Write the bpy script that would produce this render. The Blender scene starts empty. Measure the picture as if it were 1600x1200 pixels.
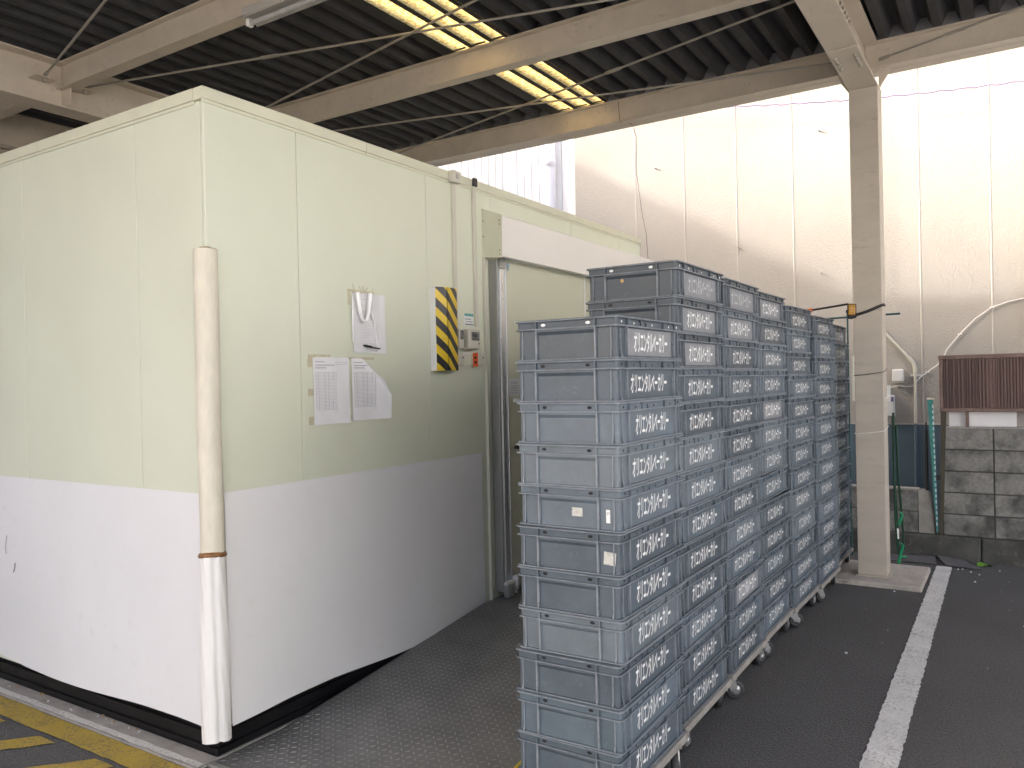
import bpy, bmesh, math, random
from mathutils import Vector, Matrix
random.seed(7)
R = math.radians
S = bpy.context.scene
COL = S.collection

# ------------------------------------------------------------------ camera
YAW, PIT, ROL = 0.5653, -0.0049, -0.0221
F = Vector((math.cos(YAW)*math.cos(PIT), math.sin(YAW)*math.cos(PIT), math.sin(PIT)))
Rt = Vector((math.sin(YAW), -math.cos(YAW), 0)); Up = Rt.cross(F)
c_, s_ = math.cos(ROL), math.sin(ROL)
R2 = Rt*c_ + Up*s_; U2 = Up*c_ - Rt*s_
cam = bpy.data.cameras.new('camera'); cam_o = bpy.data.objects.new('camera', cam); COL.objects.link(cam_o)
m = Matrix((R2, U2, -F)).transposed().to_4x4(); m.translation = (-2.1518, -2.8795, 1.576)
cam_o.matrix_world = m
cam.sensor_fit = 'HORIZONTAL'; cam.sensor_width = 36; cam.lens = 36*1241.07/1600
cam.clip_start = .05; cam.clip_end = 2000
S.camera = cam_o

# ------------------------------------------------------------------ sky, sun, exposure
SUN_TRAVEL = Vector((1, -1.6, -.95)).normalized()
elev = math.asin(-SUN_TRAVEL.z); rot = math.atan2(-SUN_TRAVEL.x, -SUN_TRAVEL.y)
W = bpy.data.worlds.new('World'); S.world = W; W.use_nodes = True
wn = W.node_tree; bg = wn.nodes['Background']; sky = wn.nodes.new('ShaderNodeTexSky')
sky.sky_type = 'NISHITA'; sky.sun_disc = False; sky.sun_elevation = elev; sky.sun_rotation = rot
sky.air_density = .65; sky.dust_density = 7.0; sky.ozone_density = .3; sky.altitude = 20
wn.links.new(sky.outputs[0], bg.inputs[0]); bg.inputs[1].default_value = .15
sun = bpy.data.lights.new('sun', 'SUN'); sun.energy = .85; sun.angle = R(1.8); sun.color = (1, .95, .86)
sun_o = bpy.data.objects.new('sun', sun); COL.objects.link(sun_o)
sun_o.rotation_euler = SUN_TRAVEL.to_track_quat('-Z', 'Y').to_euler(); sun_o.location = (-6, 10, 12)
S.view_settings.view_transform = 'Standard'; S.view_settings.look = 'None'
S.view_settings.gamma = 1; S.view_settings.use_curve_mapping = False
S.view_settings.exposure = 2.22

# ------------------------------------------------------------------ materials
MATS = {}
def nodes(name):
    mt = bpy.data.materials.new(name); mt.use_nodes = True
    nt = mt.node_tree; MATS[name] = mt
    return mt, nt, nt.nodes['Principled BSDF']
def N(nt, typ, **kw):
    n = nt.nodes.new(typ)
    for k, v in kw.items():
        if k in ('inp',):
            for a, b in v.items(): n.inputs[a].default_value = b
        else: setattr(n, k, v)
    return n
def ramp(nt, fac, stops, interp='LINEAR'):
    r = nt.nodes.new('ShaderNodeValToRGB'); r.color_ramp.interpolation = interp
    el = r.color_ramp.elements
    while len(el) < len(stops): el.new(.5)
    for e, (p, c) in zip(el, stops):
        e.position = p; e.color = (c, c, c, 1) if not isinstance(c, (tuple, list)) else (*c[:3], 1)
    nt.links.new(fac, r.inputs[0]); return r.outputs[0]
def coords(nt, scale=(1, 1, 1)):
    tc = nt.nodes.new('ShaderNodeTexCoord'); mp = nt.nodes.new('ShaderNodeMapping'); mp.inputs['Scale'].default_value = scale
    nt.links.new(tc.outputs['Object'], mp.inputs[0]); return mp.outputs[0]
def noise(nt, co, scale, detail=4, rough=.55, dist=0):
    n = N(nt, 'ShaderNodeTexNoise', inp={'Scale': scale, 'Detail': detail, 'Roughness': rough, 'Distortion': dist})
    nt.links.new(co, n.inputs['Vector']); return n.outputs['Fac']
def mix(nt, fac, a, b):
    n = nt.nodes.new('ShaderNodeMix'); n.data_type = 'RGBA'
    for i, v in ((6, a), (7, b)):
        if isinstance(v, (tuple, list)): n.inputs[i].default_value = (*v[:3], 1)
        else: nt.links.new(v, n.inputs[i])
    if isinstance(fac, (int, float)): n.inputs[0].default_value = fac
    else: nt.links.new(fac, n.inputs[0])
    return n.outputs[2]
def bump(nt, bs, h, strength, dist):
    b = N(nt, 'ShaderNodeBump', inp={'Strength': strength, 'Distance': dist})
    nt.links.new(h, b.inputs['Height']); nt.links.new(b.outputs[0], bs.inputs['Normal'])
def mat(name, col, rough=.5, metal=0, var=.12, vs=6, spk=None, spks=60, bmp=0, bs=120, bd=.002, rvar=.1, stretch=(1, 1, 1), spec=.5):
    mt, nt, b = nodes(name)
    co = coords(nt, stretch)
    n = noise(nt, co, vs, 6, .6)
    d = tuple(max(0, c*(1-var)) for c in col); l = tuple(min(1, c*(1+var*.7)) for c in col)
    out = ramp(nt, n, [(.3, d), (.7, l)])
    if spk:
        f = ramp(nt, noise(nt, co, spks, 3, .6), [(.58, 0), (.68, 1)])
        f2 = ramp(nt, noise(nt, co, vs*.6, 2), [(.4, 0), (.65, 1)])
        mu = N(nt, 'ShaderNodeMath', operation='MULTIPLY'); nt.links.new(f, mu.inputs[0]); nt.links.new(f2, mu.inputs[1])
        out = mix(nt, mu.outputs[0], out, spk)
    nt.links.new(out, b.inputs['Base Color'])
    rr = ramp(nt, n, [(.3, max(0, rough-rvar)), (.7, min(1, rough+rvar))])
    nt.links.new(rr, b.inputs['Roughness'])
    b.inputs['Metallic'].default_value = metal
    b.inputs['Specular IOR Level'].default_value = spec
    if bmp: bump(nt, b, noise(nt, co, bs, 4, .6), bmp, bd)
    return mt

mat('panel_cream', (.69, .72, .585), .42, var=.03, vs=2.2, bmp=.05, bs=14, bd=.002, rvar=.05)
mat('trim_cream', (.66, .66, .52), .45, var=.06, vs=5)
mat('store_inside', (.55, .55, .45), .7)
mat('white_sheet', (.80, .80, .81), .45, var=.03, vs=1.6, spk=(.775, .772, .768), spks=14, bmp=.12, bs=5, bd=.004, rvar=.06)
mat('black_base', (.006, .006, .007), .45, var=.5, vs=7, spec=.3)
mat('beam_paint', (.60, .53, .435), .48, var=.10, vs=5, spk=(.46, .40, .33), spks=28, bmp=.08, bs=40)
mat('column_paint', (.48, .43, .36), .5, var=.10, vs=4, spk=(.40, .355, .295), spks=14, stretch=(.6, .6, 2.2), bmp=.06, bs=30)
mat('roof_sheet', (.050, .050, .053), .85, var=.35, vs=9, bmp=.5, bs=160, bd=.003)
mat('roof_top', (.3, .31, .3), .7)
mat('closure_grey', (.16, .16, .165), .8, var=.2)
mat('stile_metal', (.60, .61, .62), .30, .8, var=.06, vs=5, stretch=(4, 4, .2), rvar=.08)
mat('rod_steel', (.36, .33, .28), .5, .2)
mat('bolt_steel', (.42, .39, .33), .45, .2)
mat('alu', (.76, .76, .76), .36, .35, var=.02, vs=2, rvar=.03)
mat('alu_dull', (.42, .42, .40), .45, .6, var=.1)
mat('door_cream', (.60, .61, .47), .40, var=.03, vs=2, rvar=.04)
mat('white_plastic', (.78, .78, .75), .35, var=.03)
mat('beige_plastic', (.62, .60, .51), .45, var=.04)
mat('grey_display', (.16, .17, .17), .3)
mat('black_plastic', (.02, .02, .022), .4)
mat('dark_hole', (.006, .006, .008), .7)
mat('paper', (.80, .80, .82), .7, var=.03, vs=14)
mat('print_ink', (.30, .30, .32), .8)
mat('ink_light', (.52, .52, .54), .8)
mat('tape_old', (.58, .53, .38), .4, var=.15, vs=30)
mat('glare_white', (.93, .93, .95), .12, spec=.8)  # white of the modelled reflections on the sleeve
mat('foam_beige', (.68, .64, .53), .85, var=.08, vs=30, bmp=.5, bs=120, bd=.003, stretch=(1, 1, .35))
mat('foam_white', (.80, .79, .76), .6, var=.05, vs=10, bmp=.6, bs=70, bd=.004, stretch=(1, 1, .22))
mat('foam_core', (.45, .33, .18), .9, var=.4, vs=120)
mat('tape_brown', (.24, .11, .035), .35, var=.5, vs=60)
mat('concrete', (.33, .31, .285), .85, var=.22, vs=9, spk=(.18, .17, .155), spks=40, bmp=.3, bs=90)
mat('bounce_concrete', (.42, .415, .405), .85, var=.15, vs=3)  # light grey for the added bounce ground
mat('bounce_render', (.58, .63, .70), .85, var=.06)  # pale bluish face of the added fill-light building
mat('plinth_concrete', (.42, .385, .34), .85, var=.25, vs=7, spk=(.22, .2, .175), spks=22, bmp=.4, bs=60)
mat('kerb_concrete', (.075, .075, .068), .9, var=.5, vs=6, spk=(.16, .16, .14), spks=26, bmp=.5, bs=60)
mat('siding_white', (.78, .78, .79), .5, var=.03)
mat('pipe_lilac', (.70, .70, .76), .4, var=.04)
mat('plaster_beige', (.42, .36, .29), .9, var=.12, vs=7, bmp=.6, bs=50, bd=.006)
mat('dado_blue', (.105, .155, .195), .6, var=.16, vs=4, bmp=.2, bs=40)
mat('screen_brown', (.15, .092, .078), .55, var=.25, vs=9, spk=(.17, .11, .09), spks=30, stretch=(1, 1, .25))
mat('frame_brown', (.17, .11, .09), .5, var=.25, vs=12, spk=(.25, .19, .16), spks=40)
mat('post_teal', (.045, .235, .205), .45, var=.18, vs=12, spk=(.02, .10, .09), spks=50)
mat('green_plastic', (.015, .26, .11), .35, var=.1)
mat('green_dark', (.012, .05, .03), .45, var=.2)
mat('wood_post', (.075, .065, .045), .85, var=.4, vs=20, stretch=(1, 1, .2), bmp=.4)
mat('rubber_mat', (.095, .092, .096), .8, var=.3, vs=10, spk=(.11, .11, .11), spks=120, bmp=.2)
mat('wheel_rubber', (.03, .03, .032), .6)
mat('caster_steel', (.45, .45, .45), .35, .8)
mat('dolly_rail', (.30, .285, .26), .6, .1, var=.35, vs=25, spk=(.12, .09, .065), spks=50, bmp=.3)
mat('amber_lens', (.50, .26, .035), .25, var=.3, vs=60)
mat('orange_plastic', (.75, .16, .01), .4)
mat('teal_pole', (.02, .09, .10), .4)
mat('leaf_green', (.13, .30, .04), .5, var=.3, vs=60)
mat('dry_leaf', (.32, .20, .09), .8, var=.4, vs=80)
mat('lamp_white', (.46, .455, .44), .4)
mat('tube_glass', (.45, .455, .45), .25)
mat('wire_purple', (.16, .11, .26), .5)
mat('sticker_white', (.78, .80, .80), .4)
mat('sticker_teal', (.10, .36, .35), .4)
mat('emblem_blue', (.05, .16, .30), .3)
mat('emblem_light', (.55, .68, .75), .3)
mat('red_orange', (.80, .13, .03), .45)
mat('lettering', (.83, .84, .83), .5, var=.05, vs=30)
mat('lettering_faded', (.48, .50, .51), .6, var=.2, vs=25)
mat('scuff', (.22, .23, .245), .65, var=.2, vs=22)
mat('label_residue', (.52, .52, .48), .6, var=.3, vs=60, spk=(.3, .32, .33), spks=60)

# crate plastic: tint comes from the object's own colour
mt, nt, b = nodes('crate_plastic')
co = coords(nt); oi = nt.nodes.new('ShaderNodeObjectInfo')
gm = nt.nodes.new('ShaderNodeNewGeometry'); vm = N(nt, 'ShaderNodeVectorMath', operation='ADD')
sc = N(nt, 'ShaderNodeVectorMath', operation='SCALE'); sc.inputs['Scale'].default_value = 37
cv = N(nt, 'ShaderNodeCombineXYZ'); nt.links.new(oi.outputs['Random'], cv.inputs[0]); nt.links.new(oi.outputs['Random'], cv.inputs[2])
nt.links.new(cv.outputs[0], sc.inputs[0]); nt.links.new(co, vm.inputs[0]); nt.links.new(sc.outputs[0], vm.inputs[1])
n1 = noise(nt, vm.outputs[0], 9, 6, .62)
shade = ramp(nt, n1, [(.28, .82), (.72, 1.16)])
mm = nt.nodes.new('ShaderNodeMix'); mm.data_type = 'RGBA'; mm.blend_type = 'MULTIPLY'; mm.inputs[0].default_value = 1
nt.links.new(oi.outputs['Color'], mm.inputs[6]); nt.links.new(shade, mm.inputs[7])
scr = ramp(nt, noise(nt, vm.outputs[0], 26, 7, .75, 2.0), [(.58, 0), (.74, .5)])
base = mix(nt, scr, mm.outputs[2], (.26, .28, .31))
nt.links.new(base, b.inputs['Base Color'])
nt.links.new(ramp(nt, n1, [(.3, .36), (.7, .56)]), b.inputs['Roughness'])
bump(nt, b, noise(nt, vm.outputs[0], 60, 3), .06, .002)

mt2 = mt.copy(); mt2.name = 'crate_edge'; MATS['crate_edge'] = mt2
nt2 = mt2.node_tree; b2 = nt2.nodes['Principled BSDF']; lk = b2.inputs['Base Color'].links[0]; src = lk.from_socket
nz2 = noise(nt2, coords(nt2), 22, 5, .7)
nt2.links.new(mix(nt2, ramp(nt2, nz2, [(.32, .25), (.6, .75)]), src, (.27, .295, .325)), b2.inputs['Base Color'])
# asphalt
mt, nt, b = nodes('asphalt')
co = coords(nt)
big = noise(nt, co, 1.3, 5, .6); fine = noise(nt, co, 95, 4, .8)
v = N(nt, 'ShaderNodeTexVoronoi', inp={'Scale': 130}); nt.links.new(co, v.inputs['Vector'])
c0 = ramp(nt, big, [(.3, (.050, .049, .051)), (.7, (.074, .072, .073))])
c1 = mix(nt, ramp(nt, fine, [(.47, 0), (.66, 1)]), c0, (.135, .131, .127))
c2 = mix(nt, ramp(nt, noise(nt, co, 55, 2, .5), [(.70, 0), (.76, .5)]), c1, (.17, .165, .16))
nt.links.new(c2, b.inputs['Base Color']); b.inputs['Roughness'].default_value = .8
bump(nt, b, v.outputs['Distance'], .9, .006)

def paint(name, col, wear_lo, wear_hi, scale=26):
    mt, nt, b = nodes(name); co = coords(nt)
    f = ramp(nt, noise(nt, co, scale*3, 6, .75), [(wear_lo, 0), (wear_hi, 1)])
    f2 = ramp(nt, noise(nt, co, scale*.16, 4, .6), [(.35, .15), (.7, 1)])
    mu = N(nt, 'ShaderNodeMath', operation='MULTIPLY'); nt.links.new(f, mu.inputs[0]); nt.links.new(f2, mu.inputs[1])
    cc = ramp(nt, noise(nt, co, 7, 4), [(.3, tuple(x*.8 for x in col)), (.7, col)])
    nt.links.new(mix(nt, mu.outputs[0], cc, (.075, .072, .068)), b.inputs['Base Color'])
    b.inputs['Roughness'].default_value = .75
    bump(nt, b, noise(nt, co, 150, 3, .7), .5, .004)
paint('line_white', (.68, .67, .65), .50, .63)
paint('line_yellow', (.42, .29, .03), .44, .58, 30)
paint('edge_white', (.62, .61, .58), .50, .62, 22)

# stucco
mt, nt, b = nodes('stucco_cream')
co = coords(nt)
w1 = noise(nt, co, 52, 5, .65, .8); big = noise(nt, co, .8, 4, .6)
nt.links.new(ramp(nt, big, [(.3, (.385, .358, .318)), (.7, (.42, .395, .357))]), b.inputs['Base Color'])
b.inputs['Roughness'].default_value = .8
bump(nt, b, ramp(nt, w1, [(.38, 0), (.62, 1)]), .45, .009)
mat('stucco_joint', (.50, .47, .42), .8)

# block with soot stains
mt, nt, b = nodes('concrete_block')
co = coords(nt); oi = nt.nodes.new('ShaderNodeObjectInfo')
cv = N(nt, 'ShaderNodeCombineXYZ'); sc = N(nt, 'ShaderNodeMath', operation='MULTIPLY'); sc.inputs[1].default_value = 50
nt.links.new(oi.outputs['Random'], sc.inputs[0]); nt.links.new(sc.outputs[0], cv.inputs[0])
vm = N(nt, 'ShaderNodeVectorMath', operation='ADD'); nt.links.new(co, vm.inputs[0]); nt.links.new(cv.outputs[0], vm.inputs[1])
st = ramp(nt, noise(nt, vm.outputs[0], 4.2, 5, .6), [(.45, 0), (.64, 1)])
g = ramp(nt, noise(nt, vm.outputs[0], 40, 5, .7), [(.3, (.175, .172, .160)), (.7, (.29, .285, .265))])
nt.links.new(mix(nt, st, g, (.07, .07, .066)), b.inputs['Base Color']); b.inputs['Roughness'].default_value = .92
bump(nt, b, noise(nt, co, 120, 4, .7), .5, .004)
mat('mortar', (.06, .06, .055), .95)

# checker steel
mt, nt, b = nodes('checker_steel'); co = coords(nt)
n1 = noise(nt, co, 3.5, 6, .65)
nt.links.new(ramp(nt, n1, [(.3, (.145, .146, .147)), (.7, (.205, .206, .205))]), b.inputs['Base Color'])
nt.links.new(ramp(nt, n1, [(.3, .62), (.7, .46)]), b.inputs['Roughness']); b.inputs['Metallic'].default_value = .35
bump(nt, b, noise(nt, co, 260, 3), .12, .001)
mat('tread_steel', (.27, .265, .255), .38, .4, var=.3, vs=4)

# hazard tape (flat print) running diagonally
def stripes(name, ax, k, per, ca, cb, rough=.3):
    mt, nt, b = nodes(name)
    tc = nt.nodes.new('ShaderNodeTexCoord'); sp = nt.nodes.new('ShaderNodeSeparateXYZ'); nt.links.new(tc.outputs['Object'], sp.inputs[0])
    a = N(nt, 'ShaderNodeMath', operation='MULTIPLY'); a.inputs[1].default_value = k; nt.links.new(sp.outputs[ax], a.inputs[0])
    s = N(nt, 'ShaderNodeMath', operation='ADD'); nt.links.new(a.outputs[0], s.inputs[0]); nt.links.new(sp.outputs[2 if ax != 2 else 0], s.inputs[1])
    d = N(nt, 'ShaderNodeMath', operation='DIVIDE'); d.inputs[1].default_value = per; nt.links.new(s.outputs[0], d.inputs[0])
    f = N(nt, 'ShaderNodeMath', operation='FRACT'); nt.links.new(d.outputs[0], f.inputs[0])
    o = ramp(nt, f.outputs[0], [(0, ca), (.5, cb)], 'CONSTANT')
    co = coords(nt)
    dirt = ramp(nt, noise(nt, co, 30, 5, .7), [(.55, 0), (.8, .35)])
    nt.links.new(mix(nt, dirt, o, (.12, .11, .09)), b.inputs['Base Color']); b.inputs['Roughness'].default_value = rough
stripes('hazard_tape', 0, 1.02, .108, (.72, .50, .015), (.014, .014, .016))
stripes('hazard_edge', 0, 1.0, .16, (.50, .36, .02), (.014, .014, .014), .6)

# translucent yellowed skylight sheet
mt, nt, b = nodes('skylight_frp'); co = coords(nt)
for n_ in list(nt.nodes):
    if n_.type == 'BSDF_PRINCIPLED': nt.nodes.remove(n_)
tr = nt.nodes.new('ShaderNodeBsdfTranslucent'); df = nt.nodes.new('ShaderNodeBsdfDiffuse'); ms = nt.nodes.new('ShaderNodeMixShader')
nz = noise(nt, co, 34, 5, .75, .8)
nt.links.new(ramp(nt, nz, [(.38, (.46, .26, .05)), (.58, (1.0, .76, .30))]), tr.inputs[0])
df.inputs[0].default_value = (.5, .42, .25, 1); ms.inputs[0].default_value = .12
nt.links.new(tr.outputs[0], ms.inputs[1]); nt.links.new(df.outputs[0], ms.inputs[2])
nt.links.new(ms.outputs[0], nt.nodes['Material Output'].inputs[0])
# clear film
mt, nt, b = nodes('clear_film')
b.inputs['Base Color'].default_value = (.9, .9, .9, 1); b.inputs['Roughness'].default_value = .12; b.inputs['Alpha'].default_value = .16
def M(n): return MATS[n]

# ------------------------------------------------------------------ mesh builder
class MB:
    def __init__(s): s.v = []; s.f = []; s.mi = []; s.sm = []; s.cur = 0
    def add(s, vs, fs, smooth=False):
        o = len(s.v); s.v += [tuple(p) for p in vs]
        for f in fs: s.f.append(tuple(i+o for i in f)); s.mi.append(s.cur); s.sm.append(smooth)
        return s
    def box(s, x0, x1, y0, y1, z0, z1):
        return s.add([(x0,y0,z0),(x1,y0,z0),(x1,y1,z0),(x0,y1,z0),(x0,y0,z1),(x1,y0,z1),(x1,y1,z1),(x0,y1,z1)],
                     [(0,3,2,1),(4,5,6,7),(0,1,5,4),(1,2,6,5),(2,3,7,6),(3,0,4,7)])
    def hexa(s, p):
        return s.add(p, [(0,3,2,1),(4,5,6,7),(0,1,5,4),(1,2,6,5),(2,3,7,6),(3,0,4,7)])
    def prism(s, poly, axis, a, b, smooth=False):
        """polygon in the two other axes, extruded along axis from a to b"""
        def P(p, t):
            if axis == 0: return (t, p[0], p[1])
            if axis == 1: return (p[0], t, p[1])
            return (p[0], p[1], t)
        n = len(poly)
        vs = [P(p, a) for p in poly] + [P(p, b) for p in poly]
        s.add(vs, [(i, (i+1) % n, n+(i+1) % n, n+i) for i in range(n)], smooth)
        return s.add(vs, [tuple(range(n))[::-1], tuple(range(n, 2*n))])
    def tube(s, pts, r, n=8, cap=True):
        pts = [Vector(p) for p in pts]; rs = r if isinstance(r, (list, tuple)) else [r]*len(pts)
        vs = []; up = None
        for i, p in enumerate(pts):
            d = (pts[min(i+1, len(pts)-1)] - pts[max(i-1, 0)]).normalized()
            if up is None: up = Vector((0, 0, 1)) if abs(d.z) < .9 else Vector((1, 0, 0))
            a = d.cross(up).normalized(); bb = a.cross(d).normalized(); up = bb
            for k in range(n):
                t = 2*math.pi*k/n; vs.append(p + (a*math.cos(t) + bb*math.sin(t))*rs[i])
        fs = []
        for i in range(len(pts)-1):
            for k in range(n): fs.append((i*n+k, i*n+(k+1) % n, (i+1)*n+(k+1) % n, (i+1)*n+k))
        s.add(vs, fs, True)
        if cap:
            L = (len(pts)-1)*n
            s.add(vs[:n], [tuple(range(n))[::-1]]); s.add(vs[L:], [tuple(range(n))])
        return s
    def loft(s, rings, smooth=False, cap0=False, cap1=False):
        n = len(rings[0]); vs = [p for r in rings for p in r]; fs = []
        for i in range(len(rings)-1):
            for k in range(n): fs.append((i*n+k, i*n+(k+1) % n, (i+1)*n+(k+1) % n, (i+1)*n+k))
        s.add(vs, fs, smooth)
        if cap0: s.add(rings[0], [tuple(range(n))[::-1]])
        if cap1: s.add(rings[-1], [tuple(range(n))])
        return s
    def grid(s, fn, nu, nv, smooth=True):
        vs = [fn(i/nu, j/nv) for j in range(nv+1) for i in range(nu+1)]
        return s.add(vs, [(j*(nu+1)+i, j*(nu+1)+i+1, (j+1)*(nu+1)+i+1, (j+1)*(nu+1)+i) for j in range(nv) for i in range(nu)], smooth)
    def mesh(s, name, mats, off=(0, 0, 0), bev=0):
        me = bpy.data.meshes.new(name)
        ox, oy, oz = off
        me.from_pydata([(x-ox, y-oy, z-oz) for x, y, z in s.v], [], s.f)
        for mm_ in (mats if isinstance(mats, (list, tuple)) else [mats]): me.materials.append(M(mm_))
        me.polygons.foreach_set('material_index', s.mi); me.polygons.foreach_set('use_smooth', s.sm)
        if bev:
            bm = bmesh.new(); bm.from_mesh(me); bmesh.ops.remove_doubles(bm, verts=bm.verts, dist=1e-6)
            ed = [e for e in bm.edges if len(e.link_faces) == 2 and e.calc_face_angle(0) > .6]
            bmesh.ops.bevel(bm, geom=ed, offset=bev, segments=2, affect='EDGES', profile=.5); bm.to_mesh(me); bm.free()
        me.update(); return me
OFF = {}
def thing(name, label, cat, loc=(0, 0, 0), group=None, rz=0):
    o = bpy.data.objects.new(name, None); COL.objects.link(o); o.empty_display_size = .1
    o.location = loc; o.rotation_euler.z = rz; o['label'] = label; o['category'] = cat
    if group: o['group'] = group
    OFF[o.name] = tuple(loc); return o
def part(name, mb, mats, parent, bev=0, label=None):
    off = OFF[parent.name]; me = mb.mesh(name, mats, off, bev)
    o = bpy.data.objects.new(name, me); COL.objects.link(o); o.parent = parent; OFF[o.name] = off
    if label: o['label'] = label
    return o
def single(name, mb, mats, label, cat, group=None, bev=0, loc=None):
    if loc is None:
        n = len(mb.v); loc = (sum(p[0] for p in mb.v)/n, sum(p[1] for p in mb.v)/n, min(p[2] for p in mb.v))
    o = bpy.data.objects.new(name, mb.mesh(name, mats, loc, bev)); COL.objects.link(o); o.location = loc
    o['label'] = label; o['category'] = cat; OFF[o.name] = tuple(loc)
    if group: o['group'] = group
    return o
def struct(name, mb, mats, label=None, bev=0, kind='structure'):
    o = bpy.data.objects.new(name, mb.mesh(name, mats, (0, 0, 0), bev)); COL.objects.link(o); o['kind'] = kind
    if label: o['label'] = label
    OFF[o.name] = (0, 0, 0); return o
def BX(*a): return MB().box(*a)
def ordinal(n): return ['', 'first', 'second', 'third', 'fourth', 'fifth', 'sixth', 'seventh', 'eighth', 'ninth', 'tenth', 'eleventh', 'twelfth', 'thirteenth'][n]

# ================================================================== GROUND
g = MB()
g.add([(-300, -300, 0), (300, -300, 0), (300, 300, 0), (-300, 300, 0)], [(0, 1, 2, 3)])
struct('asphalt_ground', g, 'asphalt', 'dark grey asphalt yard')
g = MB(); g.add([(-60, -60, .003), (5.3, -60, .003), (5.3, -3.9, .003), (-60, -3.9, .003)], [(0, 1, 2, 3)]); g.add([(-60, -3.9, .003), (-2.6, -3.9, .003), (-2.6, 4.7, .003), (-60, 4.7, .003)], [(0, 1, 2, 3)])
struct('bounce_apron', g, 'bounce_concrete', 'unseen pale ground sheet added to bounce light under the canopy')  # pale ground out of view, added to bounce light onto the beams
# white bay line: a slightly ragged sheet
def ragged(x0, x1, yl, yr, z, n=300, j=.004):
    b = MB(); L = []; Rr = []
    for i in range(n+1):
        t = i/n; x = x0+(x1-x0)*t
        L.append((x+random.uniform(-.004, .004), yl(t)+random.uniform(-j, j), z)); Rr.append((x, yr(t)+random.uniform(-j, j), z))
    b.add(L+Rr, [(i, n+1+i, n+2+i, i+1) for i in range(n)]); return b
struct('bay_line', ragged(-1.5, 5.07, lambda t: -2.335+.02*t, lambda t: -2.485+.06*t, .004), 'line_white', 'worn white painted parking line')
# concrete slab strip below the cold store and its painted edge
struct('store_slab', BX(-.120, 4.7, -.02, 4.7, -.1, .012), 'concrete', 'grey concrete slab edge below the cold store')
def rag_y(y0, y1, xl, xr, z, n=70, j=.004):
    b = MB(); A = [(xl+random.uniform(-j, j), y0+(y1-y0)*i/n, z) for i in range(n+1)]; B = [(xr+random.uniform(-j, j), y0+(y1-y0)*i/n, z) for i in range(n+1)]
    b.add(A+B, [(i, i+1, n+2+i, n+1+i) for i in range(n)]); return b
struct('slab_edge_paint', rag_y(-.02, 4.6, -.117, -.082, .016), 'edge_white', 'chipped white paint along the slab edge')
struct('yellow_border_line', rag_y(-.4, 4.6, -.245, -.126, .004), 'line_yellow', 'worn yellow border line beside the slab')
for k in range(8):
    y0 = .86+(k-2)*.445
    b = MB(); n = 8
    P = [(-.275, y0), (-.275, y0+.15)]; Q = [(-1.4, y0+1.15), (-1.4, y0+1.15+.13)]
    # diagonal bar running away from the border line
    L = []; Rr = []
    for i in range(n*4+1):
        t = i/(n*4); jj = random.uniform(-.005, .005)
        L.append((-.275-t*1.1+jj, y0-.10+t*1.0+jj, .004)); Rr.append((-.275-t*1.1+jj, y0+.045+t*1.0+random.uniform(-.005, .005), .004))
    N_ = n*4
    b.add(L+Rr, [(i, i+1, N_+2+i, N_+1+i) for i in range(N_)])
    struct('yellow_hatch_bar', b, 'line_yellow', 'worn yellow diagonal hatch bar')

# ================================================================== STEEL RAMP
def rz(x): return .008 if x < .33 else min(.172, .008+.1*(x-.33))
ramp_o = thing('checker_plate_ramp', 'grey steel checker plate ramp rising to the cold store door', 'ramp', (1, -.55, 0))
XS = [-.045, .33, 1.97, 4.58]
pl = MB(); YA, YB = -.024, -1.16
for a, b_ in zip(XS, XS[1:]):
    za, zb = rz(a), rz(b_)
    pl.hexa([(a, YB, za-.006), (b_, YB, zb-.006), (b_, YA, zb-.006), (a, YA, za-.006), (a, YB, za), (b_, YB, zb), (b_, YA, zb), (a, YA, za)])
part('plate', pl, 'checker_steel', ramp_o)
tr_ = MB(); P_ = .0335
nx, ny = int(4.55/P_), int(1.11/P_)
for i in range(nx):
    for j in range(ny):
        x = -.03+(i+.5)*P_; y = YA-.008-(j+.5)*P_
        if abs(x-.33) < .004 or abs(x-1.97) < .004 or x > 3.2: continue
        a = R(45) if (i+j) % 2 else R(-45)
        ca, sa = math.cos(a), math.sin(a); h = .0135; w = .0048
        sl = .1 if .33 < x < 1.97 else 0
        def Z(px): return rz(x)+sl*(px-x)
        pts = []
        for u, v, dz in ((-h, 0, 0), (0, -w, 0), (h, 0, 0), (0, w, 0), (-h*.55, 0, .0026), (h*.55, 0, .0026)):
            px, py = x+u*ca-v*sa, y+u*sa+v*ca; pts.append((px, py, Z(px)+dz))
        tr_.add(pts, [(0, 1, 5, 4), (1, 2, 5), (2, 3, 4, 5), (3, 0, 4)])
o = part('raised_tread', tr_, 'tread_steel', ramp_o); o['kind'] = 'stuff'
ed = MB()
for a, b_ in zip(XS[1:], XS[2:]):
    za, zb = rz(a), rz(b_)
    ed.hexa([(a, YB-.012, 0.001), (b_, YB-.012, 0.001), (b_, YB-.001, 0.001), (a, YB-.001, 0.001), (a, YB-.012, za+.004), (b_, YB-.012, zb+.004), (b_, YB-.001, zb+.004), (a, YB-.001, za+.004)])
part('hazard_edge_strip', ed, 'hazard_edge', ramp_o, label='black and yellow striped side edge')
part('edge_angle', BX(-.07, -.048, YB, -.026, .001, .014), 'alu_dull', ramp_o)

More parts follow.
